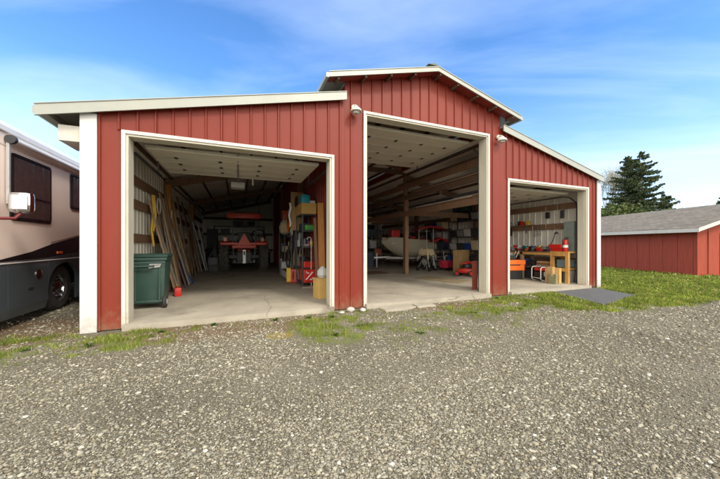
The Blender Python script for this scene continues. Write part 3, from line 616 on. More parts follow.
# tractor ------------------------------------------------------------
TYREM = mat('dusty_tractor_tyre',(.11,.10,.085),.85,var=.3,bump=.3,bscale=40)
TX, TY = .26, 9.1
tr = thing('tractor','red compact tractor seen from behind, parked deep in the left bay','tractor',(TX,TY,FZ))
def tyre(x, y, r, w, lug=True):
    b = MB(); b.lathe([(r*.55,-w/2),(r*.88,-w/2),(r*.95,-w*.42),(r*.96,w*.42),(r*.88,w/2),(r*.55,w/2)],(x,y,r),'X',28,ring=True)
    n = 20
    for k in range(n):
        for s in (-1,1):
            a = 2*math.pi*(k+(.5 if s>0 else 0))/n
            p0 = Vector((x+s*w*.02, y+r*.965*math.sin(a), r+r*.965*math.cos(a))); a2 = a+.22
            p1 = Vector((x+s*w*.5, y+r*.95*math.sin(a2), r+r*.95*math.cos(a2)))
            b.beam(p0,p1,.06 if r>.5 else .035,.10 if r>.5 else .05,up=(0,math.sin(a),math.cos(a)))
    wo = b.build('wheel',TYREM,tr,smooth=False)
    MB().lathe([(r*.56,-w*.4),(r*.5,-w*.1),(r*.2,-.02),(r*.2,.02),(r*.5,w*.1),(r*.56,w*.4)],(x,y,r),'X',24).build('rim',TRED if r<.5 else LGREY,wo,smooth=True)
for s in (-1,1): tyre(s*.84,0,.63,.36); tyre(s*.7,1.9,.38,.24)
MB().box(-.3,.3,-.25,1.7,.42,.85).box(-.65,.65,-.08,.08,.55,.71).box(-.6,.6,1.84,1.96,.32,.42).build('chassis',BLACK,tr,bevel=.02)
MB().prism([(.75,.85),(.75,1.3),(1.2,1.38),(2.25,1.25),(2.35,1.1),(2.35,.6),(.75,.6)],'X',-.3,.3).build('hood',TRED,tr,bevel=.04,smooth=True)
for s in (-1,1):
    x0,x1 = sorted((s*.5,s*1.0)); b = MB()
    arc = [(.74*math.sin(a),.62+.74*math.cos(a)) for a in [R(v) for v in range(-24,66,15)]]; inn = [(.70*math.sin(a),.62+.70*math.cos(a)) for a in [R(v) for v in range(-24,66,15)]]
    b.prism(arc+inn[::-1],'X',x0,x1); b.build('fender',TRED,tr)
    MB().box(s*.78-.07,s*.78+.07,-.42,-.34,1.32,1.5).build('tail_light',AMBER,tr,bevel=.01)
    MB().beam((s*.45,-.2,.7),(s*.5,-.25,2.35),.06,.08).build('roll_bar',BLACK,tr)
MB().box(-.98,.98,-.40,-.30,1.16,1.28).box(-.5,.5,-.40,-.30,1.02,1.16).build('rear_panel',TRED,tr,bevel=.02)
MB().add([(-.29,-.44,1.16),(.29,-.44,1.16),(0,-.44,1.70),(-.29,-.415,1.16),(.29,-.415,1.16),(0,-.415,1.70)],[(0,1,2),(5,4,3),(0,3,4,1),(1,4,5,2),(2,5,3,0)]).build('warning_triangle',mat('slow_triangle_orange',(1.0,.10,.02),.4),tr)
MB().box(-.26,.26,-.18,.3,1.15,1.28).box(-.26,.26,-.22,-.12,1.28,1.75).build('seat',BLACK,tr,bevel=.04,smooth=True)
MB().tube([(.22*math.cos(a),.55+.1*math.sin(a),1.55+.2*math.sin(a)) for a in [2*math.pi*j/24 for j in range(24)]],.018,8,closed=True).build('steering_wheel',BLACK,tr,smooth=True)
MB().box(-.74,.74,-.45,.75,2.42,2.50).prism([(-.47,2.35),(-.47,2.58),(.0,2.62),(.75,2.58),(.75,2.42)],'X',-.7,.7).build('canopy',TRED,tr,bevel=.03,smooth=True)
MB().beam((-.4,-.25,.55),(-.4,-.85,.45),.05,.07).beam((.4,-.25,.55),(.4,-.85,.45),.05,.07).beam((0,-.25,1.0),(0,-.7,.75),.05,.05).box(-.06,.06,-.5,-.3,.35,.95).build('hitch',STEEL,tr)
# black boxes / implement behind and left
t = thing('disc_mower','dark mowing implement on the floor left of the tractor wheel','implement',(-1.0,9.4,FZ)); 
MB().box(-.25,.18,-.2,.5,.25,.62).build('housing',DARKM,t,bevel=.03); MB().beam((-.2,0,.6),(.1,.1,1.25),.07,.07).beam((.15,.2,.0),(.15,.2,.7),.06,.06).box(-.22,.2,-.1,.0,0,.26).build('frame',BLACK,t)
t = thing('storage_drum','grey lidded drum standing right of the tractor','drum',(1.35,11.4,FZ)); MB().lathe([(.26,0),(.29,.02),(.29,.8),(.26,.82)],n=20).build('drum_body',NAVY,t,smooth=True); MB().lathe([(.30,.80),(.30,.85),(.26,.88)],n=20).build('lid',GREY,t,smooth=True)
# back wall shelf behind tractor
shelf('long dark shelf across the back wall behind the tractor',(.1,13.9,FZ),(2.8,.5,2.3),(.4,1.1,1.8,2.28),0)
for i,(x,z,w,mm,c) in enumerate(((-1.0,1.1,.4,GREY,'grey'),(-.4,1.1,.5,NAVY,'navy'),(.9,1.1,.45,BLACK,'black'),(1.2,1.8,.4,WHITE,'white'),(-.7,1.8,.5,DARKM,'charcoal'),(.0,2.28,.6,GREY,'grey'),(.75,2.28,.4,GREEN,'green'))):
    tote('%s tote on the %s shelf behind the tractor, %s' % (c,'top' if z>2 else 'third' if z>1.5 else 'second', 'left part' if x<0 else 'middle' if x < .8 else 'right part'),(x,13.9,FZ+z),(w,.4,.3),0,mm,mm,'totes behind the tractor')

# right side of left bay -----------------------------------------------
sh = shelf('near black wire shelf against the red partition in the left bay',(1.85,3.18,FZ),(.36,.86,2.05),(.12,.53,1.12,1.58,2.04),0,DARKM,DARKM,wire=True)
carton('yellowish cardboard box on top of the near wire shelf',(1.85,3.1,FZ+2.06),(.42,.8,.30),0,CARDY)
t = thing('turquoise_container','turquoise container on top of the yellowish cardboard box','container',(1.78,2.95,FZ+2.365)); MB().box(-.12,.12,-.14,.14,0,.24).build('tub',TURQ,t,bevel=.03,smooth=True); MB().box(-.05,.05,-.05,.05,.24,.27).build('cap',TURQ,t)
put(MB().box(-.08,.08,-.1,.1,0,.09),'small_box',WHITE,'small white box beside the turquoise container','box',(1.98,2.95,FZ+2.365),bevel=.005)
t = thing('red_case','large red case with white marks on the bottom shelf of the near wire shelf','case',(1.85,3.05,FZ+.14))
MB().box(-.165,.165,-.42,.3,0,.36).build('case_body',REDP,t,bevel=.02)
MB().cbox((-.02,-.4225,.17),(.03,.003,.26),0,0,R(42)).cbox((-.06,-.4225,.26),(.09,.003,.03)).cbox((-.09,-.4225,.28),(.03,.003,.06)).cbox((.05,-.4225,.08),(.09,.003,.03)).cbox((.08,-.4225,.10),(.03,.003,.07)).cbox((.07,-.4225,.28),(.06,.003,.025)).build('emblem',WHITE,t)
t = thing('toolbox','red toolbox on the second shelf above the white marked case','toolbox',(1.85,3.0,FZ+.545)); MB().box(-.15,.15,-.3,.2,0,.17).build('box_body',REDP,t,bevel=.02); MB().tube([(0,-.15,.17),(0,-.15,.22),(0,.05,.22),(0,.05,.17)],.01,6).build('handle',BLACK,t)
m = MB()
m.lathe([(.06,0),(.16,.06),(.165,.065),(.155,.065),(.05,.008)],n=18); put(m,'bowl',WHITE,'white bowl on the middle shelf of the near wire shelf','bowl',(1.82,2.92,FZ+1.135),smooth=True)
put(MB().box(-.14,.14,-.25,.2,0,.16),'folded_cloth',GRN2,'green folded cloth on the fourth shelf of the near wire shelf','cloth',(1.88,2.98,FZ+1.595),bevel=.04,smooth=True)
put(MB().box(-.13,.13,-.2,.2,0,.24),'fabric_bag',NAVY,'navy bag behind the green cloth on the wire shelf','bag',(1.86,3.4,FZ+1.595),bevel=.05,smooth=True)
for i,(x,mm,c) in enumerate(((1.74,BLACK,'black'),(1.84,GREY,'grey'),(1.95,BLUE,'blue'))): bottle('%s bottle on the middle shelf behind the white bowl'%c,(x,3.2+.06*i,FZ+1.135),.045,.26,mm,BLACK,group='bottles on the near wire shelf')
t = thing('bucket','black bucket on the second shelf behind the red toolbox','bucket',(1.85,3.42,FZ+.545)); MB().lathe([(.11,0),(.14,.28),(.135,.28),(.105,.01)],n=18).build('pail',BLACK,t,smooth=True); MB().tube([(-.14,0,.27),(0,0,.37),(.14,0,.27)],.006,6).build('handle',STEEL,t)
m = MB(); m.tube([(0,0,0),(0,.0,1.32)]+[(-.06+.06*math.cos(a),0,1.34+.06*math.sin(a)) for a in [R(v) for v in (0,40,80,120,160,190)]],.013,8)
put(m,'walking_cane',mat('pale_cane_wood',(.55,.47,.36),.5),'pale hooked cane leaning on the near wire shelf','cane',(1.9,2.66,FZ),smooth=True)
put(MB().box(-.27,.1,-.12,.12,0,.04),'wood_block',WD_G,'grey board lying on the floor under the near wire shelf','board',(1.88,2.60,FZ))
tag(MB().beam((.0,0,0),(.02,.05,2.25),.15,.045,up=(1,0,0)).build('plank',WD_O,None,(1.98,1.76,FZ),R(90)),'orange pine board standing upright beside the right jamb of the left bay','plank')
tag(MB().beam((.0,0,0),(.06,.05,1.9),.07,.04,up=(1,0,0)).build('plank',WD_M,None,(1.93,2.12,FZ),R(90)),'short brown stick standing between the orange board and the wire shelf','plank')
carton('open yellow brown carton on the floor by the right jamb of the left bay',(1.73,1.0,FZ),(.23,.36,.44),R(6),CARDY)
m = MB(); m.lathe([(.10,0),(.13,.06),(.12,.16),(.06,.22),(.03,.25)],n=11); o = put(m,'crumpled_bag',LGREY,'crumpled grey white bag sitting on the yellow brown carton','bag',(1.80,1.08,FZ+.445),smooth=False)
t = thing('soft_cooler','red and yellow cooler bag on the floor left of the wire shelf','bag',(1.63,3.98,FZ),R(-12)); MB().box(-.2,.2,-.2,.2,0,.42).build('bag_body',REDP,t,bevel=.03); MB().box(-.205,-.06,-.205,.205,.02,.46).build('side_pocket',YEL,t,bevel=.03); MB().tube([(.0,-.2,.36),(0,-.24,.3),(0,-.2,.1)],.015,6).build('strap',BLACK,t)
# bicycle
def bicycle(label, loc, rz, mm):
    t = thing('bicycle', label, 'bicycle', loc, rz)
    for y in (-.5,.5):
        c = (0,y,.33); w = MB().tube([(0,y+.32*math.cos(a),.33+.32*math.sin(a)) for a in [2*math.pi*j/30 for j in range(30)]],.022,8,closed=True).build('wheel',RUBBER,t,smooth=True)
        b = MB()
        for j in range(14): a = 2*math.pi*j/14; b.tube([c,(0,y+.3*math.cos(a),.33+.3*math.sin(a))],.0025,4)
        b.build('spokes',CHROME,w)
    MB().tube([(0,-.5,.33),(0,-.1,.3),(0,.38,.78),(0,-.18,.82),(0,-.1,.3)],.017,8).tube([(0,-.5,.33),(0,-.18,.82),(0,-.2,.92)],.012,6).build('frame',mm,t,smooth=True)
    MB().tube([(0,.5,.33),(0,.38,.78),(0,.36,.95)],.014,8).build('fork',CHROME,t); MB().tube([(-.28,.28,1.0),(-.1,.38,.98),(.1,.38,.98),(.28,.28,1.0)],.014,8).build('handlebar',CHROME,t,smooth=True)
    MB().box(-.07,.07,-.34,-.08,.92,.98).build('saddle',BLACK,t,bevel=.025,smooth=True); return t
bicycle('black bicycle standing beside the red and yellow cooler bag',(1.72,5.0,FZ+.35),R(3),BLACK)
t = thing('dog_crate','black wheeled crate with pale side under the bicycle','crate',(1.72,5.0,FZ)); MB().box(-.22,.22,-.75,.75,.03,.3).build('crate_body',BLACK,t,bevel=.02); MB().box(-.23,-.223,-.7,.7,.06,.28).box(-.18,.18,-.76,-.752,.05,.28).build('side_panel',WHITE,t)
shelf('tall dark shelf crowded with bags beyond the bicycle',(1.86,6.9,FZ),(.4,1.6,2.0),(.3,.9,1.5,1.98))
k = 0
for z in (.3,.9,1.5,1.98):
    for y in (6.3,6.75,7.2,7.5):
        mm,c = [(BLACK,'black'),(GREY,'grey'),(DARKM,'charcoal'),(WHITE,'white'),(BLUE,'blue'),(CLOTH_T,'tan'),(NAVY,'navy')][(k*5+int(z*7))%7]; k += 1
        put(MB().box(-.15,.15,-.17,.17,0,random.uniform(.2,.38)),'storage_bin',mm,'%s bin on the %s shelf of the crowded shelf, %s from the door'%(c,{.3:'lowest',.9:'second',1.5:'third',1.98:'top'}[z],{6.3:'nearest',6.75:'second',7.2:'third',7.5:'farthest'}[y]),'bin',(1.82,y,FZ+z+.002),bevel=.03,group='bins on the crowded shelf in the left bay',smooth=True)
put(MB().box(-.2,.2,-.03,.03,0,1.2),'flat_carton',CARD,'tall flat brown carton standing on end behind the wire shelf','carton',(1.74,3.93,FZ+1.65))
t = shelf('slim black rack carrying the tall flat brown carton',(1.84,4.25,FZ),(.34,.7,1.65),(.5,1.1,1.64))
m = MB(); m.tube([(0,0,.75),(.03,0,.6),(-.02,0,.35),(.03,0,.1),(0,0,0)],[.03,.035,.03,.04,.02],8); put(m,'white_hose',WHITE,'white hose hanging in front of the tall flat carton','hose',(1.50,3.86,FZ+1.75),smooth=True)
t = thing('hanging_bag','tan canvas bag hanging beyond the tall flat carton','bag',(1.62,5.7,FZ+1.55)); MB().lathe([(.06,0),(.19,.08),(.22,.3),(.14,.5),(.05,.56)],n=12).build('bag_body',CLOTH_T,t,smooth=True); MB().tube([(-.08,0,.5),(0,0,.75),(.08,0,.5)],.012,6).build('strap',CLOTH_T,t)
put(MB().box(-.14,.14,-.1,.1,0,.5),'red_orange_board',mat('faded_red_orange',(.42,.06,.02),.6),'red orange box on the rack top beyond the flat carton','box',(1.7,6.15,FZ+2.0),bevel=.01)
t = thing('spare_wheel','large spoked wheel hanging high right of the tractor','wheel',(1.0,10.9,FZ+1.62)); MB().tube([(.34*math.cos(a),0,.34*math.sin(a)) for a in [2*math.pi*j/28 for j in range(28)]],.03,8,closed=True).build('tyre',RUBBER,t,smooth=True)
b = MB()
for j in range(8): a = 2*math.pi*j/8; b.tube([(0,0,0),(.32*math.cos(a),0,.32*math.sin(a))],.01,5)
b.tube([(0,0,.34),(0,.1,1.4)],.008,5); b.build('spokes',DARKM,t)
put(MB().box(-.2,.2,-.3,.3,0,.55),'pale_chest',LGREY,'pale chest behind the wheeled crate','chest',(1.7,6.1-.0,FZ),bevel=.03)

# ------------------------------------------------------------------ centre bay
rg = put(MB().box(-.42,.42,-.85,.85,0,.012),'rug',RUG_T,'tan rug on the concrete just inside the centre bay','rug',(6.38,2.66,FZ+.002),R(20),bevel=.004)
put(MB().box(-.75,.75,-.6,.6,0,.012),'rug',RUG_B,'dark brown rug on the floor at the left of the centre bay','rug',(5.0,5.75,FZ+.002),R(4),bevel=.004)
tag(MB().box(-.07,.07,-.02,.02,0,.76).build('plank',mat('red_brown_board',(.20,.045,.025),.7),None,(5.81,.56,FZ),R(-10)),'short red brown board leaning inside the right jamb of the centre bay','plank')
# storage at far left
shelf('dark shelf of bins standing left of the boat',(6.75,9.7,FZ),(.95,.5,2.3),(.3,.95,1.6,2.28),0,NAVY)
for i,(x,z,mm,c) in enumerate(((6.55,.32,NAVY,'navy'),(7.0,.32,GREY,'grey'),(6.5,.97,BLACK,'black'),(6.98,.97,LGREY,'pale grey'),(6.6,1.62,DARKM,'charcoal'),(7.0,1.62,NAVY,'navy'),(6.7,2.3,CLOTH_T,'tan'))):
    tote('%s tote on the %s shelf left of the boat'%(c,{.32:'lowest',.97:'second',1.62:'third',2.3:'top'}[z]),(x,9.65,FZ+z),(.4,.42,.42),0,mm,mm,'totes on the shelf left of the boat')
t = thing('folding_chair','rust brown folding chair leaning before the bins left of the boat','chair',(7.0,8.75,FZ),R(12))
MB().tube([(-.24,.0,0),(-.24,.1,1.0),(.24,.1,1.0),(.24,0,0)],.016,8).tube([(-.24,-.25,0),(-.24,.08,.6)],.014,8).tube([(.24,-.25,0),(.24,.08,.6)],.014,8).build('frame',DARKM,t,smooth=True)
MB().box(-.23,.23,-.2,.02,.42,.46).build('seat',BROWNP,t,bevel=.01); MB().cbox((0,.1,.78),(.46,.03,.36),0,R(-6)).build('backrest',BROWNP,t,bevel=.01)
put(MB().box(-.2,.2,-.2,.2,0,.75).box(-.21,.21,-.21,.21,.76,.8),'black_bin',NAVY,'navy waste bin in front of the dark shelf left of the boat','bin',(6.45,8.9,FZ),bevel=.02)
# boat on trailer : length along X, bow to the left
bt = thing('boat','cream open motorboat on a trailer behind the wooden post','boat',(8.35,8.0,FZ))
def hull(scale=1., zt=0):
    V=[];F=[]; n=14
    for i in range(n):
        u = i/(n-1); x = -1.55+3.1*u; wd = .74*min(1,(u*1.9)**.7)+.02; kz = .48+.78*max(0,(.42-u)/.42)**1.7; dz = 1.38+.16*(1-u)**1.5
        prof = [(0,kz),(wd*.55,kz+.10),(wd*.9,kz+.38),(wd,dz),(wd*.93,dz+.02),(wd*.85,dz-.1),(wd*.7,kz+.35),(0,kz+.25)]
        ring = [(x,y,z) for y,z in prof]+[(x,-y,z) for y,z in prof[-2:0:-1]]
        V += ring; k = len(ring)
    for i in range(n-1):
        F += [(i*k+j, i*k+(j+1)%k,(i+1)*k+(j+1)%k,(i+1)*k+j) for j in range(k)]
    F += [tuple(range(k)), tuple((n-1)*k+j for j in range(k))[::-1]]
    return MB().add(V,F)
hull().build('hull',HULL,bt,smooth=True)
MB().prism([(-.95,1.48),(-1.45,1.52),(-.9,1.56),(-.3,1.5)],'Y',-.45,.45).build('foredeck',HULL,bt)
w = MB().add([(-.45,-.6,1.45),(-.45,.6,1.45),(-.15,.55,1.8),(-.15,-.55,1.8),(-.43,-.6,1.45),(-.43,.6,1.45),(-.13,.55,1.8),(-.13,-.55,1.8)],[(0,1,2,3),(7,6,5,4),(0,4,5,1),(2,6,7,3),(1,5,6,2),(0,3,7,4)]).build('windshield',GLASS,bt)
MB().box(-.1,.15,-.45,-.1,1.05,1.6).box(.5,.75,-.5,.5,1.05,1.5).build('seat',CLOTH_R,bt,bevel=.03,smooth=True)
MB().cbox((-1.2,-.45,1.25),(.05,.01,.05)).cbox((-1.1,-.53,1.24),(.06,.01,.05)).build('marking',WHITE,bt)
MB().tube([(-.2,-.6,1.5),(-.35,-.3,2.25),(-.35,.3,2.25),(-.2,.6,1.5)],.02,8).build('rail',STEEL,bt,smooth=True)
MB().box(1.5,1.8,-.2,.2,1.1,1.9).box(1.55,1.75,-.1,.1,.45,1.1).build('outboard_motor',BLACK,bt,bevel=.05,smooth=True)
put(MB().box(-.24,.24,-.17,.17,0,.36),'cooler',REDP,'red cooler sitting on the bow deck of the boat','cooler',(7.46,7.9,FZ+1.57),bevel=.03)
tl = thing('boat_trailer','galvanised boat trailer carrying the cream boat','trailer',(8.35,8.0,FZ))
MB().beam((-2.0,0,.52),(-1.1,0,.55),.08,.08).beam((-1.3,0,.5),(-.6,-.55,.5),.06,.09).beam((-1.3,0,.5),(-.6,.55,.5),.06,.09).beam((-.6,-.55,.5),(1.5,-.55,.5),.06,.09).beam((-.6,.55,.5),(1.5,.55,.5),.06,.09).beam((.4,-.75,.35),(.4,.75,.35),.06,.06).beam((1.4,-.7,.5),(1.4,.7,.5),.06,.08).build('frame',GALV,tl)
for s in (-1,1):
    w = MB().lathe([(.15,-.09),(.27,-.09),(.29,-.05),(.29,.05),(.27,.09),(.15,.09)],(.4,s*.82,.29),'Y',22,ring=True).build('wheel',RUBBER,tl,smooth=True); MB().lathe([(.16,-.06),(.05,-.03),(.05,.03),(.16,.06)],(.4,s*.82,.29),'Y',18).build('rim',WHITE,w,smooth=True)
    MB().prism([(.05,.45),(.15,.66),(.65,.66),(.75,.45),(.70,.45),(.62,.62),(.18,.62),(.10,.45)],'Y',s*.82-.12,s*.82+.12).build('fender',GALV,tl)
MB().tube([(-1.85,0,.03),(-1.85,0,.75)],.03,8).build('jack',STEEL,tl)
# red canopy frame
t = thing('canopy_frame','red fabric canopy on thin white poles right of the wooden post','canopy',(8.9,6.95,FZ),R(-10))
MB().prism([(-.75,1.88),(-.6,2.02),(0,2.12),(.6,2.02),(.8,1.88),(.6,1.95),(0,2.04),(-.6,1.95)],'Y',-.35,.35).build('canopy',CLOTH_R,t)
MB().prism([(.1,1.35),(.5,1.55),(1.0,1.35),(.8,1.3),(.5,1.48),(.2,1.3)],'Y',-.35,.3).build('side_flap',CLOTH_R,t)
for x in (-.25,.1): MB().tube([(x,-.3,0),(x,-.3,1.98)],.014,6).build('pole',WHITE,t)
for x in (-.4,.4): MB().tube([(x,.3,0),(x,.3,1.98)],.014,6).build('pole',WHITE,t)
# rollator walkers
def walker(label, loc, rz):
    t = thing('walker', label, 'walker', loc, rz, 'wheeled walkers in the centre bay')
    for s in (-1,1):
        MB().tube([(s*.26,-.3,.12),(s*.25,-.12,.85),(s*.25,-.0,.92),(s*.25,.14,.9)],.014,8).tube([(s*.26,.3,.12),(s*.25,.0,.62)],.013,8).build('frame_leg',GALV,t,smooth=True)
        for y in (-.3,.3):
            w = MB().lathe([(.07,-.02),(.095,-.015),(.095,.015),(.07,.02)],(s*.28,y,.095),'X',18).build('wheel',BLACK,t,smooth=True); MB().lathe([(.065,-.012),(.065,.012)],(s*.28,y,.095),'X',12).build('rim',WHITE,w)
        MB().tube([(s*.25,.10,.905),(s*.25,.22,.89)],.022,8).build('grip',BLACK,t)
    MB().tube([(-.26,-.1,.6),(.26,-.1,.6)],.012,6).tube([(-.25,.05,.45),(.25,.05,.45)],.012,6).build('crossbar',GALV,t); MB().box(-.22,.22,-.12,.14,.56,.6).build('seat',BLACK,t,bevel=.01); return t
walker('wheeled walker under the tan blanket right of the wooden post',(7.9,5.7,FZ),R(25)); walker('bare wheeled walker beside the pink red crate',(8.75,6.05,FZ),R(-20))
def drape():
    n=16; V=[];F=[]
    for i in range(n+1):
        for j in range(n+1):
            u=(i/n-.5)*1.0; v=(j/n-.5)*.9; ox=max(0,abs(u)-.28); oy=max(0,abs(v)-.22)
            x=math.copysign(min(abs(u),.28)+ox*.25,u); y=math.copysign(min(abs(v),.22)+oy*.25,v)
            z=.98-(ox+oy)*1.15+.02*math.sin(u*17)+.02*math.cos(v*21+u*9); V.append((x,y,z)); 
    F=[(i*(n+1)+j,(i+1)*(n+1)+j,(i+1)*(n+1)+j+1,i*(n+1)+j+1) for i in range(n) for j in range(n)]
    return MB().add(V,F)
o = put(drape(),'blanket',CLOTH_T,'tan blanket draped over the wheeled walker','blanket',(7.9,5.7,FZ),R(25),smooth=True); sm = o.modifiers.new('s','SOLIDIFY'); sm.thickness=.02
t = thing('toy_wagon','pink red plastic wagon on the floor before the shelves','wagon',(8.95,5.55,FZ),R(15))
b = MB(); b.add([(-.3,-.2,.12),(.3,-.2,.12),(.3,.2,.12),(-.3,.2,.12),(-.36,-.25,.45),(.36,-.25,.45),(.36,.25,.45),(-.36,.25,.45)],[(3,2,1,0),(0,1,5,4),(1,2,6,5),(2,3,7,6),(3,0,4,7),(4,5,6,7)]); b.build('wagon_body',PINK,t,bevel=.02)
for x in (-.22,.22):
    for y in (-.24,.24): MB().lathe([(.08,-.02),(.08,.02)],(x,y,.08),'Y',14).build('wheel',BLACK,t)
MB().tube([(-.36,0,.2),(-.75,-.1,.5)],.012,6).build('handle',BLACK,t)
# lawnmower
t = thing('lawn_mower','red push mower on the floor behind the right jamb of the centre bay','lawn mower',(8.05,3.35,FZ),R(35))
MB().prism([(-.32,.12),(-.3,.26),(.05,.30),(.34,.22),(.36,.12)],'X',-.26,.26).build('deck',REDP,t,bevel=.03,smooth=True)
MB().lathe([(.13,.28),(.15,.32),(.14,.42),(.08,.46)],n=18).build('engine',BLACK,t,smooth=True); MB().box(-.08,.08,-.05,.15,.44,.5).build('engine_cover',REDP,t,bevel=.02)
for x in (-.29,.29):
    for y,r in ((-.26,.12),(.28,.10)):
        w = MB().lathe([(r*.7,-.025),(r,-.02),(r,.02),(r*.7,.025)],(x,y,r),'X',20).build('wheel',RUBBER,t,smooth=True); MB().lathe([(r*.6,-.027),(r*.6,.027)],(x,y,r),'X',14).build('hub',REDP,w)
MB().tube([(-.2,-.3,.2),(-.2,-.85,.98),(.2,-.85,.98),(.2,-.3,.2)],.013,8).tube([(-.2,-.6,.63),(.2,-.6,.63)],.01,6).build('handle',BLACK,t,smooth=True)
t = thing('push_mower','small black and red tiller standing behind the red push mower','tiller',(8.75,3.95,FZ),R(35)); MB().box(-.2,.2,-.2,.2,.15,.42).build('engine',BLACK,t,bevel=.04); MB().box(-.16,.16,-.14,.14,.42,.5).build('cover',REDP,t,bevel=.02); MB().tube([(-.15,-.1,.3),(-.2,-.5,1.05),(.2,-.5,1.05),(.15,-.1,.3)],.014,8).build('handle',BLACK,t,smooth=True)
for s in (-1,1): MB().lathe([(.14,-.04),(.17,-.03),(.17,.03),(.14,.04)],(s*.25,0,.17),'X',18).build('wheel',RUBBER,t,smooth=True)
carton('wide tan carton on the floor in front of the long right wall shelf',(9.05,4.75,FZ),(.9,.3,.95),R(20),CARD)
# right wall shelving in the back half
shA = shelf('long dark shelf of totes along the right wall, nearer section',(9.68,4.9,FZ),(.5,2.3,2.3),(.35,.95,1.55,2.28)); 
shB = shelf('long dark shelf of totes along the right wall, farther section',(9.68,7.35,FZ),(.5,1.6,2.0),(.35,.95,1.45,1.98))
palA = [(GREY,NAVY,'grey'),(NAVY,NAVY,'navy'),(BLUE,BLUE,'blue'),(LGREY,GREY,'pale grey'),(BLACK,BLACK,'black'),(CLOTH_T,CLOTH_T,'tan'),(DARKM,DARKM,'charcoal')]
k = 0
for si,(yc,ll,hs) in enumerate(((4.9,(.35,.95,1.55,2.28),5),(7.35,(.35,.95,1.45,1.98),3))):
    for z in ll:
        for j in range(hs):
            L = 2.3 if si==0 else 1.6; y = yc-L/2+L*(j+.5)/hs; mm = palA[(k*3+si*2+j)%7]; k += 1
            if z > 2 and j in (0,): continue
            tote('%s tote on the %s shelf of the %s right wall shelves, %s from door'%(mm[2],['lowest','second','third','top'][ll.index(z)],'nearer' if si==0 else 'farther',ordn[j]),(9.66,y,FZ+z+.002),(.42,L/hs-.06,random.uniform(.28,.42)),0,mm[0],mm[1],'totes on the right wall shelves')
for y,mm,c in ((5.2,GREEN,'green'),(5.65,NAVY,'navy')): tote('%s tote stacked highest on the nearer right wall shelves'%c,(9.66,y,FZ+2.72),(.44,.42,.34),0,mm,GREY,'totes stacked highest')
# lumber and pipes stored on the carrier beams
for i,(z,x,mm,y0,y1,c) in enumerate(((3.30,6.34,WD_T,.4,4.4,'tan'),(3.30,6.46,WD_G,.6,4.8,'grey'),(2.66,6.40,WD_M,.8,4.3,'brown'),(2.66,6.55,WD_T,.9,5.2,'pale tan'),(3.76,6.36,WD_D,.5,5.2,'dark brown'))):
    tag(MB().box(-.045,.045,0,y1-y0,0,.04).build('stored_board',mm,None,(x,y0,z)),'%s board lying on the %s overhead beam right of the centre bay'%(c,{3.30:'middle',2.66:'lowest',3.76:'top'}[z]),'board','boards stored on the overhead beams')
for y in (1.2,3.0,4.2): part(MB().box(6.27,6.66,y-.03,y+.03,3.19,3.295).box(6.27,6.66,y-.03,y+.03,2.55,2.655).box(6.27,6.45,y-.03,y+.03,3.68,3.755),'bracket',WD_D)
for i,(x,z,L) in enumerate(((6.42,2.705,3.0),)): tag(MB().tube([(0,0,0),(0,L,.0)],.02,8).build('pipe',WHITE,None,(x,1.3,z+.02),smooth=True),'white pipe lying on the boards of the lowest overhead beam','pipe')

# ------------------------------------------------------------------ right bay workbench
wb = thing('workbench','rough wooden workbench with lower shelf along the wall of the right bay','workbench',(9.66,1.9,FZ))
MB().box(-.34,.28,-.94,1.25,.93,.97).build('bench_top',WD_D,wb); MB().box(-.36,.28,-1.52,-.95,.93,.975).build('bench_top',WD_Y,wb)
MB().box(-.36,-.33,-1.52,-.95,.83,.928).box(-.355,-.335,-.94,1.25,.85,.928).build('apron',WD_Y,wb)
for y in (-1.47,-1.0,.1,1.2):
    for x in (-.31,.2): MB().box(x-.045,x+.045,y-.045,y+.045,0,.928).build('leg',WD_Y if y<-.9 else WD_T,wb)
MB().box(-.33,.25,-.93,1.15,.42,.45).build('lower_shelf',WD_D,wb); MB().box(-.33,.25,-1.42,-1.05,.40,.46).box(-.37,-.33,-1.5,-.97,.36,.46).build('lower_shelf',WD_Y,wb)
BZ = FZ+.977
# generator
t = thing('generator','portable generator in a white tube frame under the workbench','generator',(9.36,1.20,FZ),R(-14))
for y in (-.2,.2):
    b = MB(); q=.05; pts=[(-.28+q,y,.02),(.28-q,y,.02),(.28,y,.02+q),(.28,y,.46-q),(.28-q,y,.46),(-.28+q,y,.46),(-.28,y,.46-q),(-.28,y,.02+q)]
    b.tube(pts,.016,8,closed=True); b.build('frame',WHITE,t,smooth=True)
MB().tube([(-.28,-.2,.1),(-.28,.2,.1)],.014,6).tube([(.28,-.2,.1),(.28,.2,.1)],.014,6).build('crossbar',WHITE,t)
MB().box(-.24,.06,-.16,.16,.06,.30).build('engine',BLACK,t,bevel=.03,smooth=True); MB().lathe([(.12,-.1),(.13,-.08),(.13,.08),(.12,.1)],(.13,0,.18),'X',18).build('alternator',DARKM,t,smooth=True)
MB().box(-.24,.24,-.16,.16,.33,.43).build('fuel_tank',REDP,t,bevel=.03,smooth=True); MB().box(-.15,.12,-.20,-.17,.16,.30).build('control_panel',LGREY,t,bevel=.005); MB().lathe([(.035,0),(.035,.03)],(0,0,.43),'Z',14).build('fuel_cap',BLACK,t)
for i,(x,y,w,h,mm,c) in enumerate(((8.98,.72,.17,.50,CARD,'taller brown'),(9.13,.62,.13,.46,CARDY,'narrow yellow'),(8.86,.55,.10,.30,mat('olive_carton',(.20,.19,.10),.8),'low olive'))): carton('%s carton standing on the floor at the bench corner of the right bay'%c,(x,y,FZ),(w,.22,h),R(8),mm,'cartons at the bench corner')
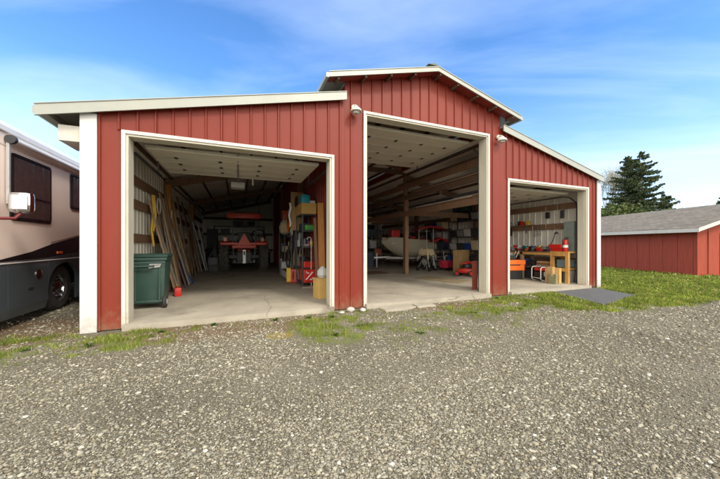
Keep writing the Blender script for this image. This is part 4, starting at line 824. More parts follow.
t = thing('orange_case','bright orange case on a black bin at the left of the right bay','case',(8.82,2.02,FZ+.30),R(-16)); MB().box(-.38,.38,-.2,.2,0,.2).build('case_body',ORANGE,t,bevel=.012); MB().box(-.4,.4,-.22,.22,.203,.36).build('lid',ORANGE,t,bevel=.015); MB().box(-.2,.2,-.225,-.205,.18,.21).build('latch',BLACK,t)
put(MB().box(-.33,.33,-.18,.18,0,.298),'black_bin',BLACK,'black bin under the bright orange case','bin',(8.82,2.03,FZ),R(-16),bevel=.02)
put(MB().lathe([(.15,0),(.2,.36),(.21,.36),(.21,.38),(.15,.38)],n=20),'bucket',GREY,'grey bucket on the floor below the right end of the bench','bucket',(9.72,.66,FZ),smooth=True)
put(MB().box(-.2,.2,-.17,.17,0,.26),'blue_grey_bin',mat('blue_grey_plastic',(.14,.2,.22),.5),'blue grey bin on the lower shelf of the yellow bench end','bin',(9.64,.67,FZ+.462),bevel=.03)
for i,(y,mm,c) in enumerate(((1.75,BLACK,'black'),(2.05,BLUE,'blue'),(2.38,LGREY,'pale grey'),(2.75,CARD,'brown'))): put(MB().box(-.18,.18,-.14,.14,0,.18+.05*(i%2)),'storage_bin',mm,'%s bin on the lower shelf of the dark bench section'%c,'bin',(9.6,y,FZ+.452),bevel=.02,group='bins on the lower bench shelf')
for i in range(5): put(MB().box(-.28,.28,-.05,.05,0,.035),'wood_offcut',[WD_M,WD_T,WD_D,WD_O,WD_T][i],'%s wood offcut in the stack on the lower bench shelf, %s from the bottom'%(['brown','tan','dark','orange','pale'][i],ordn[i]),'offcut',(9.5,1.30-.02*i,FZ+.453+.0365*i),R(80+4*i),group='offcuts on the lower bench shelf')
# fire extinguisher, red cases, bench clutter
t = thing('fire_extinguisher','red fire extinguisher standing on the right end of the workbench','extinguisher',(9.44,.55,BZ)); MB().lathe([(.065,0),(.07,.02),(.07,.30),(.05,.36),(.02,.38)],n=18).build('cylinder',REDP,t,smooth=True); MB().lathe([(.072,.12),(.072,.2)],n=18).build('label_band',WHITE,t); MB().box(-.015,.015,-.08,.03,.38,.41).box(-.015,.015,-.08,.03,.43,.45).build('handle',BLACK,t); MB().tube([(0,.02,.4),(.0,.1,.36),(.0,.09,.15)],.01,6).build('hose',BLACK,t)
t = thing('toolbox','long red open toolbox on the yellow bench end','toolbox',(9.52,.84,BZ),R(90)); MB().box(-.2,.2,-.13,.13,0,.13).build('box_body',REDP,t,bevel=.015); MB().box(-.2,.2,.13,.16,.10,.22).build('lid',REDP,t,bevel=.01); MB().tube([(-.1,-.14,.1),(-.1,-.17,.1),(.1,-.17,.1),(.1,-.14,.1)],.008,6).build('handle',WHITE,t)
clut = [('silver','power tool',STEEL,9.42,1.2,.1),('red','power tool',REDP,9.45,1.52,.1),('black','power tool',BLACK,9.5,1.78,.13),('teal','power tool',mat('teal_plastic',(.01,.14,.14),.5),9.48,2.02,.13),('dark red','parts bin',mat('dark_red',(.22,.012,.012),.5),9.5,2.28,.1),('grey','parts bin',GREY,9.46,2.52,.12),('yellow','parts bin',YEL,9.55,2.75,.1)]
for c,kd,mm,x,y,h in clut:
    t = thing('power_tool' if 'tool' in kd else 'parts_bin','%s %s lying on the workbench top'%(c,kd),kd,(x,y,BZ-.005),random.uniform(-.6,.6))
    if 'tool' in kd:
        MB().lathe([(.02,-.13),(.045,-.1),(.05,.06),(.03,.1)],(0,0,h*.9),'Y',12).build('tool_body',mm,t,smooth=True); MB().beam((0,.03,h*.8),(0,.08,.02),.04,.05).box(-.05,.05,.02,.13,0,.04).build('grip',BLACK,t)
    else:
        MB().prism([(-.12,0),(.12,0),(.12,h),(-.03,h),(-.12,h*.4)],'X',-.08,.08).build('bin_body',mm,t,bevel=.004); MB().box(-.06,.06,-.08,.09,h*.5,h*1.15).build('contents',STEEL,t)
bottle('white jug on the left part of the workbench',(9.2,2.85,BZ-.3),.08,.3,WHITE,REDP); tag(MB().box(-.2,.2,-.2,.2,0,.97-.3).build('small_stand',WD_M,None,(9.17,2.85,FZ),bevel=.01),'small wooden stand under the white jug at the left of the bench','stand')
t = thing('bench_lamp','black swing arm lamp at the back of the workbench','lamp',(9.75,1.35,BZ)); MB().lathe([(.08,0),(.08,.02)],n=16).build('base',BLACK,t); MB().tube([(0,0,.02),(.05,-.15,.35),(-.1,-.35,.62)],.012,6).build('arm',BLACK,t); MB().lathe([(.03,.08),(.07,0),(.065,0)],(-.1,-.37,.56),'Z',14).build('lamp_shade',BLACK,t)
put(MB().box(-.09,.09,-.16,.16,0,.95).box(-.095,-.091,-.14,.14,.1,.85),'metal_cabinet',mat('grey_green_metal',(.22,.26,.24),.5,.2),'narrow grey green cabinet standing at the right end of the workbench','cabinet',(9.80,.62,BZ),bevel=.02)
# things hung on the wall over the bench
hung = [(3.0,1.62,BLACK,.17,.3,'black tool panel'),(1.45,2.18,BLACK,.12,.22,'black bag'),(.95,2.15,DARKM,.10,.26,'charcoal case'),(2.55,2.0,BLACK,.1,.16,'black strap')]
for y,z,mm,w,h,c in hung:
    t = thing('hung_tool', c+' hanging on the wall over the workbench','tool',(9.9,y,z)); MB().box(-.04,.04,-w/2,w/2,0,h).build('tool_body',mm,t,bevel=.02); MB().tube([(0,-.03,h),(.03,0,h+.1),(0,.03,h)],.006,6).build('hook',STEEL,t)
for i,(y,z,r,c) in enumerate(((3.1,2.35,.12,'upper'),(3.15,1.95,.15,'middle'),(2.85,1.5,.13,'lowest'))):
    t = thing('pulley_wheel',c+' small wheel hanging left of the tool panel','wheel',(9.3+.0,y,z)); MB().tube([(r*math.cos(a),0,r*math.sin(a)) for a in [2*math.pi*j/22 for j in range(22)]],.022,8,closed=True).build('tyre',RUBBER,t,smooth=True); MB().lathe([(r*.35,-.02),(r*.35,.02)],(0,0,0),'Y',12).build('hub',CHROME,t)
    MB().tube([(0,0,r),(0,0,r+.35)],.006,5).build('hook',STEEL,t)
part(MB().box(9.15,9.95,3.28,3.34,2.85,2.95),'wall_rail',WD_D); part(MB().box(9.82,9.955,3.12,3.26,FZ,3.2),'post',WD_M)
for i,y in enumerate((1.1,1.5,2.0)):
    put(MB().tube([(0,0,0),(0,.01,.75)],.006,6),'hanging_tube',LGREY,'thin white tube hanging above the bench, %s from the door'%ordn[i],'tube',(9.88,y,1.95-.12*i),group='thin white tubes over the bench')

# ------------------------------------------------------------------ more of the clutter
def coil(label, loc, r, mm, ax='X', k=4, name='cable_coil', grp='cable coils hanging on the red partition'):
    m = MB()
    for q in range(k):
        rr = r*random.uniform(.85,1.1); dz = random.uniform(-.02,.02)
        m.tube([((.012*q,rr*math.cos(a_),rr*1.25*math.sin(a_)+dz) if ax=='X' else (rr*math.cos(a_),.012*q,rr*1.25*math.sin(a_)+dz)) for a_ in [2*math.pi*j/18 for j in range(18)]],.011,6,closed=True)
    return put(m,name,mm,label,'coil',loc,smooth=True,group=grp)
for (y,z,mm,c,w_) in ((3.75,2.62,BLACK,'black','highest, above the slim rack'),(5.0,2.35,LGREY,'pale grey','above the bicycle saddle'),(5.35,1.95,ORANGE,'orange','above the bicycle front wheel'),(4.6,1.78,WHITE,'white','left of the slim rack'),(6.0,1.75,BLUE,'blue','below the tan canvas bag'),(7.9,2.1,BLACK,'black','past the crowded shelf')):
    coil('%s cable coil hanging on the red partition, %s'%(c,w_),(1.66,y,z),.14,mm)
def handtool(kind, label, x, y, L, mm, lean=.12):
    t = thing(kind, label, kind.replace('_',' '), (x,y,FZ))
    MB().tube([(0,0,.25),(lean,.03,L)],.015,7).build('handle',WD_T,t,smooth=True)
    if kind == 'rake':
        b = MB().box(-.02,.02,-.2,.2,.1,.125)
        b.build('rake_head',mm,t)
        for j in range(9): MB().box(-.006,.006,-.2+.05*j-.004,-.2+.05*j+.004,0,.1).build('tine',mm,t)
        MB().tube([(0,0,.12),(0,0,.27)],.012,6).build('ferrule',mm,t)
    elif kind == 'shovel': MB().prism([(-.1,.30),(.1,.30),(.11,.12),(0,0),(-.11,.12)],'X',-.008,.008).build('blade',mm,t); MB().tube([(0,0,.2),(0,0,.4)],.022,7).build('socket',mm,t)
    else: MB().prism([(-.06,.3),(.06,.3),(.2,.0),(-.2,.0)],'X',-.03,.03).build('bristles',mm,t)
    return t
handtool('shovel','long shovel leaning between the wire shelf and the cooler bag',1.72,3.70,1.55,STEEL); handtool('rake','steel rake leaning beside the long shovel',1.66,4.35,1.6,DARKM); handtool('broom','straw broom leaning behind the black bicycle',1.75,5.95,1.4,CARDY)
handtool('broom','white broom leaning on the lumber post of the left wall',-1.62,4.55,1.45,WHITE,-.12)
for (x,y,z,w,l_,h,mm,c,what,w_) in ((1.84,4.1,.51,.26,.3,.3,GREY,'grey','bin','on the slim rack, lower left'),(1.84,4.45,.51,.26,.26,.36,CARD,'brown','box','on the slim rack, lower right'),(1.84,4.1,1.11,.26,.26,.22,WHITE,'white','box','on the slim rack, upper left'),(1.84,4.43,1.11,.26,.3,.4,NAVY,'navy','bin','on the slim rack, upper right'),(1.84,4.3,.0,.3,.6,.3,BLACK,'black','case','on the floor under the slim rack')):
    put(MB().box(-w/2,w/2,-l_/2,l_/2,0,h),'storage_bin' if what=='bin' else 'storage_box',mm,'%s %s %s'%(c,what,w_),what,(x,y,FZ+z),bevel=.02)
for i,(y,mm,c) in enumerate(((2.86,YEL,'yellow'),(2.96,WHITE,'white'),(3.30,REDP,'red'))): bottle('%s spray can on the middle shelf of the near wire shelf'%c,(1.96,y,FZ+1.135),.032,.2,mm,BLACK,'spray can','spray_can','spray cans on the near wire shelf')
for j,(z,mm,c) in enumerate(((1.1,LGREY,'pale'),(1.1,GREY,'grey'),(1.1,WHITE,'white'))): put(MB().tube([(0,0,0),(.01,.02,.42)],.02,8),'roller_tube',mm,'%s tube standing on the middle shelf of the near wire shelf'%c,'tube',(1.72+.05*j,3.5,FZ+1.135),smooth=True)
# paint cans and jars on the bench and the wall rail
def can(label, loc, r, h, mm, grp):
    t = thing('paint_can',label,'paint can',loc,0,grp); MB().lathe([(r,0),(r,h)],n=16).build('can_body',mm,t,smooth=True); MB().lathe([(r+.004,h-.008),(r+.004,h+.004),(r*.8,h+.004)],n=16).build('lid',STEEL,t,smooth=True); MB().tube([(-r,0,h*.8),(0,-r*.9,h*.45),(r,0,h*.8)],.003,5).build('handle',STEEL,t)
for i,(x,y,mm,c) in enumerate(((9.78,1.05,WHITE,'white'),(9.80,1.30,GREY,'grey'),(9.75,1.62,YEL,'yellow'),(9.8,1.9,BLUE,'blue'),(9.78,2.2,GREEN,'green'),(9.8,2.5,WHITE,'cream'))):
    can('%s paint can at the back of the workbench'%c if c!='cream' else 'farthest pale paint can at the back of the workbench',(x,y,BZ-.006),.075,.18,mm,'paint cans at the back of the bench')
t = thing('bench_vise','steel bench vise bolted to the front edge of the dark bench top','vise',(9.42,1.05,BZ-.006)); MB().box(-.08,.08,-.07,.07,0,.06).build('base',DARKM,t,bevel=.01); MB().box(-.12,-.02,-.05,.05,.06,.15).box(.0,.1,-.05,.05,.06,.15).build('jaw',DARKM,t,bevel=.008); MB().tube([(-.18,-.07,.1),(-.18,.07,.1)],.007,6).tube([(-.2,0,.1),(.1,0,.1)],.014,8).build('screw_handle',STEEL,t)
t = thing('bench_grinder','bench grinder with two grey wheels on the dark bench top','grinder',(9.55,2.42+.0,BZ-.006)); MB().lathe([(.07,-.1),(.075,-.08),(.075,.08),(.07,.1)],(0,0,.12),'Y',16).box(-.06,.06,-.07,.07,0,.06).build('motor',REDP,t,smooth=True)
for q in (-1,1): MB().lathe([(.085,-.014),(.085,.014)],(0,q*.14,.12),'Y',20).build('grinding_wheel',LGREY,t)
for i,(y,z,kd,c) in enumerate(((1.75,1.65,'wrench','longest wrench'),(1.86,1.62,'wrench','middle wrench'),(1.96,1.60,'wrench','shortest wrench'),(2.3,1.7,'hand_saw','hand saw'),(2.75,1.55,'clamp','bar clamp'))):
    m = MB()
    if kd == 'wrench': m.beam((0,0,0),(0,0,.3-.05*i),.022,.008).cbox((0,0,0),(.012,.05,.04)).cbox((0,0,.3-.05*i),(.012,.05,.045))
    elif kd == 'hand_saw': m.prism([(-.02,0),(.02,0),(.07,.42),(-.06,.42)],'X',-.002,.002)
    else: m.beam((0,0,0),(0,0,.5),.02,.01).cbox((-.04,0,.05),(.08,.02,.03)).cbox((-.04,0,.4),(.08,.02,.03))
    put(m,kd,STEEL,'%s hanging on the bare metal wall over the workbench'%c,kd.replace('_',' '),(9.94,y,z),group='hand tools on the wall over the bench')
for i,(x,y,mm,c,k_) in enumerate(((9.40,1.36,REDP,'red','drill case'),(9.42,1.66,BLACK,'black','drill case'),(9.62,1.18,WHITE,'white','rag pile'),(9.62,2.05,ORANGE,'orange','drill case'),(9.42,2.9,BLACK,'black','radio'),(9.68,1.48,DARKM,'charcoal','battery charger'))):
    t = thing('tool_case' if 'case' in k_ else k_.replace(' ','_'),'%s %s on the workbench among the power tools'%(c,k_),k_,(x,y,BZ-.004),random.uniform(-.5,.5)); h = random.uniform(.09,.17)
    MB().box(-.07,.07,-.1,.1,0,h).build('case_body',mm,t,bevel=.015,smooth=True); MB().tube([(0,-.05,h),(0,-.05,h+.03),(0,.05,h+.03),(0,.05,h)],.007,6).build('handle',BLACK,t)
for i,(y,z,mm,c) in enumerate(((2.45,2.22,REDP,'red'),(2.95,2.18,GREY,'grey'),(2.2,2.22,YEL,'yellow'))):
    put(MB().box(-.05,.05,-.06,.06,0,.14),'small_tin',mm,'%s tin on the upper brown rail over the workbench'%c,'tin',(9.90,y,2.0),bevel=.006,group='tins on the upper rail')
# extra bits left of the bench
t = thing('shop_vacuum','grey and black shop vacuum at the left of the workbench','vacuum',(9.35,3.1,FZ)); MB().lathe([(.18,.05),(.2,.4),(.19,.42)],n=18).build('tank',GREY,t,smooth=True); MB().lathe([(.19,.42),(.17,.55),(.06,.6)],n=18).build('motor_head',BLACK,t,smooth=True); MB().tube([(.15,0,.45),(.35,-.1,.55),(.4,-.2,.2),(.2,-.3,.05)],.025,8).build('hose',BLACK,t,smooth=True)
tote('navy tote on the floor under the dark end of the workbench',(9.75,2.6,FZ),(.4,.5,.3),0,NAVY,GREY); tote('charcoal tote on the floor under the middle of the workbench',(9.72,1.95,FZ),(.4,.45,.32),0,DARKM,DARKM)
t = thing('pressure_washer','red and black wheeled machine sitting on top of the orange case','machine',(8.82,2.02,FZ+.66),R(-16)); MB().box(-.22,.12,-.12,.12,.0,.16).build('machine_body',BLACK,t,bevel=.03); MB().box(-.16,.02,-.1,.1,.16,.24).build('cover',GREY,t,bevel=.02); MB().tube([(.12,-.08,.05),(.25,-.08,.3),(.25,.08,.3),(.12,.08,.05)],.01,6).build('handle',STEEL,t)
# centre bay: long stock on the beams and behind the boat
for i,(z,x,mm,y0,y1,c,w_) in enumerate(((3.345,6.40,WD_D,.8,5.6,'dark','second layer of the middle'),(2.70,6.47,WD_O,.5,3.6,'orange','second layer of the lowest'),(3.80,6.40,WD_G,.9,5.0,'grey','second layer of the top'),(3.30,6.58,WD_O,1.0,5.4,'orange','outer side of the middle'))):
    tag(MB().box(-.06,.06,0,y1-y0,0,.035).build('stored_board',mm,None,(x,y0,z)),'%s board lying on the %s overhead beam'%(c,w_),'board','boards stored on the overhead beams')
for i,(x,L_,c) in enumerate(((7.95,1.5,'taller'),(8.1,1.25,'shorter'))): tag(MB().tube([(0,0,0),(.25-.5*i,.1,L_)],[.012,.004],6).build('fishing_rod',BLACK,None,(x,8.05,1.5)),'%s fishing rod standing in the boat behind the windshield'%c,'fishing rod')
for i,(z,x,y0,L_,mm,c,w_) in enumerate(((3.53,6.30,.6,4.6,WD_T,'tan','resting against the face of the top'),(3.12,6.30,1.0,4.2,WD_G,'grey','resting against the face of the middle'),(2.46,6.30,.7,5.0,WD_O,'orange','resting against the face of the lowest'),(3.84,6.5,.5,5.4,WD_T,'tan','third layer of the top'),(3.345,6.52,1.4,4.6,WD_D,'dark brown','second layer, outer side, of the middle'),(2.74,6.58,.8,4.4,WD_G,'grey','second layer, outer side, of the lowest'))):
    tag(MB().box(-.03,.03,0,L_,0,.09 if i<3 else .035).build('stored_board',mm,None,(x,y0,z)),'long %s board %s overhead beam'%(c,w_),'board','boards stored on the overhead beams')
for i,(z,x,y0,L_,mm,c) in enumerate(((3.40,6.44,1.2,5.0,GALV,'upper grey'),(2.79,6.50,1.0,4.0,DARKM,'lower dark'))): tag(MB().tube([(0,0,0),(0,L_,0)],.025,8).build('pipe',mm,None,(x,y0,z+.03),smooth=True),'%s pipe lying with the boards right of the centre bay'%c,'pipe')
shelf('dark shelf standing against the back wall behind the boat',(8.6,13.85,FZ),(2.2,.5,2.2),(.4,1.0,1.6,2.18))
for i,(x,z,mm,c) in enumerate(((7.8,2.18,GREY,'grey'),(8.3,2.18,WHITE,'white'),(8.9,2.18,NAVY,'navy'),(9.3,1.6,CARD,'brown'),(8.0,1.6,LGREY,'pale'),(8.6,1.6,GREEN,'green'))): tote('%s tote on the back wall shelf behind the boat'%c,(x,13.85,FZ+z),(.42,.4,.32),0,mm,mm,'totes on the back wall shelf')
for i,(x,y,mm,c) in enumerate(((9.5,6.3,CLOTH_T,'tan'),(9.35,5.95,BLUE,'blue'))): tag(MB().tube([(0,0,0),(.02,0,.3),(0,.03,.6),(.02,0,.68)],[.14,.17,.13,.03],10).build('sack',mm,None,(x,y,FZ),smooth=True),'%s sack on the floor between the carton and the walkers'%c,'sack')

# ------------------------------------------------------------------ motorhome
rv = thing('motorhome','large champagne and slate motorhome parked beside the barn','motorhome',(-4.45,4.6,0)); RO=(-4.45,4.6,0)
def rp(mb,name,m,parent=rv,**k): return mb.build(name,m,parent,off=RO,**k)
RX = -3.2; Y0, Y1 = -.45, 10.2; RW = 2.5
prof = [(RX,1.0),(RX,2.92),(RX-.03,3.03),(RX-.12,3.12),(RX-.3,3.17),(RX-1.25,3.2),(RX-2.2,3.17),(RX-2.38,3.12),(RX-2.47,3.03),(RX-2.5,2.92),(RX-2.5,1.0)]
rp(MB().prism(prof[:],'Y',Y0,Y1),'body',RV_C,bevel=.01,smooth=True)
rp(MB().prism([(RX-.002,2.96),(RX+.03,2.97),(RX+.03,3.04),(RX-.05,3.14),(RX-.3,3.195),(RX-1.25,3.225),(RX-2.2,3.195),(RX-2.45,3.14),(RX-2.53,3.04),(RX-2.53,2.97),(RX-2.498,2.96),(RX-1.25,3.15)],'Y',Y0-.02,Y1+.02),'roof',RV_W,smooth=True)
# skirt in segments with gaps at the wheel arches
AR = [(1.62,2.74),(7.2,8.3)]
segs = [(Y0,AR[0][0]),(AR[0][1],AR[1][0]),(AR[1][1],Y1)]
def doors(a,b,k): return [(a+(b-a)*i/k+.008,a+(b-a)*(i+1)/k-.008) for i in range(k)]
rp(MB().box(RX-2.44,RX-.16,Y0+.03,Y1-.03,.45,.998),'underbody',BLACK)
for (a,b),k in zip(segs,(2,5,2)):
    for c,d in doors(a,b,k):
        q = rp(MB().prism([(RX-.003,.998),(RX+.004,.9),(RX+.004,.3),(RX-.04,.15),(RX-.08,.15),(RX-.08,.998)],'Y',c,d),'storage_door',RV_D)
        MB().box(RX+.005,RX+.016,(c+d)/2-.07,(c+d)/2+.07,.55,.58).build('latch',BLACK,q,off=RO)
    rp(MB().box(RX-2.5,RX-2.42,a,b,.15,.998),'skirt_panel',RV_D)
for a,b in AR:
    c=(a+b)/2; r=(b-a)/2; top=[(c+r*math.cos(t),.50+r*.78*math.sin(t)) for t in [R(v) for v in range(0,181,12)]]
    rp(MB().prism(top+[(a,.998),(b,.998)],'X',RX-.06,RX+.003),'arch_panel',RV_D)
    for s,x in ((1,RX-.20),(-1,RX-2.3)):
        w = rp(MB().lathe([(.26,-.13),(.40,-.13),(.44,-.09),(.45,-.04),(.45,.04),(.44,.09),(.40,.13),(.26,.13)],(x,c,.45),'X',36,ring=True),'wheel',RUBBER,smooth=True)
        MB().lathe([(.275,.115*s),(.265,.09*s),(.24,.03*s),(.13,.05*s),(.12,.10*s),(.08,.12*s),(.0001,.12*s)],(x,c,.45),'X',30,cap=False).build('rim',CHROME,w,off=RO,smooth=True)
        for j in range(10):
            t_=2*math.pi*j/10; b2 = MB(); b2.lathe([(.022,0),(.022,.05*s),(.012,.065*s)],(x+.045*s,c+.175*math.cos(t_),.45+.175*math.sin(t_)),'X',8)
            b2.build('lug_nut',DARKM,w,off=RO)
rp(MB().box(RX+.002,RX+.010,Y0+.01,Y1-.01,1.0,1.018),'trim_line',RV_W)
sw = [(.0,1.03),(.43,1.07),(1.14,1.17),(1.73,1.30),(2.93,1.50),(4.6,1.66),(7.0,1.72),(Y1-.02,1.74),(Y1-.02,1.4),(7.0,1.35),(4.6,1.25),(2.9,1.14),(1.5,1.05),(.0,1.025)]
rp(MB().prism(sw,'X',RX+.001,RX+.006),'swoosh_stripe',RV_K)
rp(MB().prism([(.2,1.02),(1.5,1.048),(2.9,1.137),(4.6,1.247),(7.0,1.347),(Y1-.02,1.395),(Y1-.02,1.02)],'X',RX+.001,RX+.005),'side_stripe',RV_D)
rp(MB().prism([(1.7,1.335),(2.93,1.53),(4.6,1.70),(7.0,1.76),(7.0,1.735),(4.6,1.675),(2.93,1.512),(1.7,1.32)],'X',RX+.001,RX+.007),'stripe_edge',mat('tan_stripe',(.35,.22,.16),.3))
def win(a,b,z0,z1,div,par=rv):
    def rr(a,b,c,d,r=.07):
        P=[]
        for cx,cy,s in ((b-r,d-r,0),(a+r,d-r,90),(a+r,c+r,180),(b-r,c+r,270)):
            P += [(cx+r*math.cos(R(s+t)),cy+r*math.sin(R(s+t))) for t in (0,30,60,90)]
        return P
    f = rp(MB().prism(rr(a,b,z0,z1),'X',RX+.0015,RX+.02),'window',RV_K)
    g = MB().prism(rr(a+.035,b-.035,z0+.035,z1-.035,.05),'X',RX+.0205,RX+.024).build('pane',GLASS,f,off=RO)
    b2 = MB(); k = int((b-a-.12)/.009); Vc = []
    for q in range(k+1):
        y = a+.06+(b-a-.12)*q/k; xo = RX+.0265+.0011*math.sin(q*.42)+.0012*math.sin(q*.19)
        Vc += [(xo,y,z0+.06),(xo,y,z1-.06)]
    b2.add(Vc,[(2*q,2*q+2,2*q+3,2*q+1) for q in range(k)])
    b2.build('curtain',CURT,f,off=RO,smooth=True)
    for d in div:
        MB().prism([(a+.03,d),(b-.03,d),(b-.03,d+.02),(a+.03,d+.02)],'X',RX+.031,RX+.036).build('divider',RV_K,f,off=RO)
    return f
win(.62,1.68,1.66,2.70,(2.05,)); win(2.36,3.15,2.02,2.76,()); win(4.0,5.3,1.95,2.75,(2.2,)); win(6.2,7.2,1.95,2.75,(2.2,))
rp(MB().box(RX+.002,RX+.02,1.88,2.06,1.115,1.16),'marker_light',AMBER,bevel=.005)
rp(MB().lathe([(.085,0),(.085,.012),(.06,.018)],(RX+.003,1.33,.78),'X',22),'fuel_cap',CHROME,smooth=True)
for y in (3.6,5.8,8.6):
    rp(MB().box(RX+.0012,RX+.0035,y-.006,y+.006,1.02,2.9),'panel_seam',RV_D)
rp(MB().box(RX+.0012,RX+.006,Y0+.02,Y1-.02,2.765,2.785),'trim_line',RV_W)
# awning roller and arms
aw = rp(MB().tube([(RX+.07,.56,2.86),(RX+.07,7.5,2.86)],.04,12),'awning',RV_W,smooth=True)
MB().box(RX+.02,RX+.055,.55,7.5,2.905,2.94).build('awning_rail',RV_W,aw,off=RO)
for y in (.53,7.52):
    MB().box(RX+.022,RX+.06,y-.02,y+.015,1.9,2.84).build('awning_arm',GALV,aw,off=RO); MB().lathe([(.065,-.03),(.065,.03)],(RX+.07,y,2.86),'Y',16).build('end_cap',DARKM,aw,off=RO,smooth=True)
rp(MB().prism([(.75,3.18),(1.15,3.2),(1.15,3.30),(.95,3.36),(.78,3.28)],'X',RX-.75,RX-.35),'roof_vent',LGREY,bevel=.01)
rp(MB().prism([(3.0,3.2),(4.1,3.2),(4.0,3.45),(3.2,3.45)],'X',RX-1.6,RX-.9),'air_conditioner',RV_W,bevel=.03)
mr = rp(MB().box(-2.98,-2.72,.13,.27,1.74,2.04),'mirror',CHROME,bevel=.068,smooth=True)
MB().box(-2.945,-2.755,.120,.128,1.79,1.99).build('mirror_glass',CHROME,mr,off=RO,bevel=.002)
MB().tube([(-2.86,.2,1.74),(-2.9,.15,1.66),(-3.05,-.1,1.64),(-3.22,-.3,1.62)],.022,8).build('mirror_arm',mat('maroon_paint',(.15,.02,.02),.4),mr,off=RO,smooth=True)
rp(MB().box(RX-2.3,RX-.2,Y0-.02,Y0-.005,1.55,2.75),'windshield',GLASS,bevel=.003); rp(MB().box(RX-2.48,RX-.02,Y0-.14,Y0-.022,.35,.75),'bumper',RV_D,bevel=.03)
for x in (RX-.35,RX-2.15): rp(MB().lathe([(.11,0),(.11,-.03),(.07,-.05)],(x,Y0-.005,1.05),'Y',20),'headlight',CHROME,smooth=True)

# ------------------------------------------------------------------ red shed on the right
ang = math.atan2(18.92-17.24,4.76-.36); SH = thing('shed','low dark red shed with grey shingle roof right of the barn','shed',(17.24,.36,0),-ang)
# local: +Y along the long wall away from camera, +X to the right
LY, WX = 9.5, 6.2; EZ = 1.98; RZ = 3.1
m = MB(); m.prism([(0,0),(WX,0),(WX,EZ),(WX/2,RZ-.06),(0,EZ)],'Y',0.0,LY); m.build('wall',SHRED,SH)
m = MB(); y = .12
while y < LY: m.box(-.006,-.001,y,y+.012,.05,EZ); y += .6
x = .45
while x < WX-.1:
    m.box(x,x+.012,-.011,-.001,.05,EZ); x += .6
m.build('batten',mat('dark_red_gap',(.15,.022,.018),.8),SH)
sl = (RZ-EZ)/(WX/2)
for s,(x0,x1) in ((0,(-.35,WX/2)),(1,(WX/2,WX+.35))):
    z0 = EZ-.35*sl+.03 if s==0 else RZ; z1 = RZ if s==0 else EZ-.35*sl+.03
    MB().prism([(x0,z0+.06),(x1,z1+.06),(x1,z1),(x0,z0)],'Y',-.35,LY+.35).build('roof',SHROOF,SH)
    MB().prism([(x0,z0+.05),(x1,z1+.05),(x1,z1-.09),(x0,z0-.09)],'Y',-.38,-.352).build('fascia',TRIM,SH)
MB().box(-.378,-.352,-.38,LY+.35,EZ-.35*sl-.08,EZ-.35*sl+.07).build('fascia',TRIM,SH)
MB().box(-.02,.10,-.03,-.013,.0,EZ-.02).build('corner_post',SHRED,SH)
d = MB().box(.95,2.6,-.05,-.013,.05,1.75).build('door',SHRED,SH)
b = MB()
for i in range(5): z=.15+i*.36; b.box(.97,2.58,-.062,-.051,z,z+.02)
for x in (1.2,1.6,2.0,2.4): b.box(x,x+.02,-.066,-.0625,.08,1.72)
b.build('door_lattice',mat('pink_faded_red',(.33,.09,.08),.7),d); MB().box(.45,.9,-.03,-.012,.02,1.8).build('door_side_panel',SHRED,SH)  # plain panel beside the door, same red boards as the wall

# ------------------------------------------------------------------ vegetation
def leafcloud(P, size, r, up=.3):
    """P (n,3) leaf centres -> small triangular/quad faces with random facing"""
    n = len(P); a = r.normal(size=(n,3)); a /= np.linalg.norm(a,axis=1)[:,None]; b = r.normal(size=(n,3)); b -= (b*a).sum(1)[:,None]*a; b /= np.linalg.norm(b,axis=1)[:,None]
    s = (size*r.uniform(.6,1.5,n))[:,None]; q = np.stack([P-a*s, P+b*s*.55, P+a*s, P-b*s*.55],1)
    return q.reshape(-1,3), (np.arange(n)*4)[:,None]+np.arange(4)[None]
CON = island_mat('conifer_needles', [(0,(.03,.05,.024)),(.5,(.055,.08,.036)),(.85,(.085,.11,.05)),(1,(.13,.15,.07))], .8)
def conifer(label, x, y, H, W, seed, lean=0):
    r = np.random.default_rng(seed); t = thing('conifer_tree', label, 'tree', (x,y,0), 0, 'conifers behind the shed')
    MB().tube([(0,0,-.2),(lean*.3,0,H*.4),(lean*.7,0,H*.75),(lean,0,H*.99)],[H*.018,H*.013,H*.007,.03],9).build('trunk',BARK,t,smooth=True)
    P = []; br = MB(); z = H*.10
    while z < H*.985:
        u = z/H; env = W*(1-u)**.62*(.6+.4*min(1,u*5))*.62+.12
        for k in range(r.integers(3,6)):
            L = env*r.uniform(.35,1.2); az = r.uniform(0,2*math.pi); dro = r.uniform(-.28,.02); cx = lean*u
            pts = [(cx+L*s*math.cos(az), L*s*math.sin(az), z+L*(dro*s+.22*s*s)) for s in (0,.5,1)]
            if L > .5: br.tube(pts,[.045,.03,.01],5)
            m_ = int(60*L+18)
            s = r.uniform(.12,1,m_)**.8; wd = .15*L*(1-s*.6); 
            lat = r.normal(size=m_)*wd
            px = cx+L*s*math.cos(az)-lat*math.sin(az); py = L*s*math.sin(az)+lat*math.cos(az); pz = z+L*(dro*s+.22*s*s)-np.abs(r.normal(size=m_))*.13
            P.append(np.stack([px,py,pz],1))
        z += r.uniform(.17,.38)
    br.build('branches',BARK,t)
    V,F = leafcloud(np.concatenate(P), np.full(1,.13), r); o = npmesh('crown',V,F,CON); o.parent = t
    return t
def far(px_u, depth):
    # bearing of a tree seen over the shed, given as metres right per metre forward along the view axis
    c,s = math.cos(R(22.4)), math.sin(R(22.4)); return px_u*depth*c+depth*s, -5.54+depth*c-px_u*depth*s
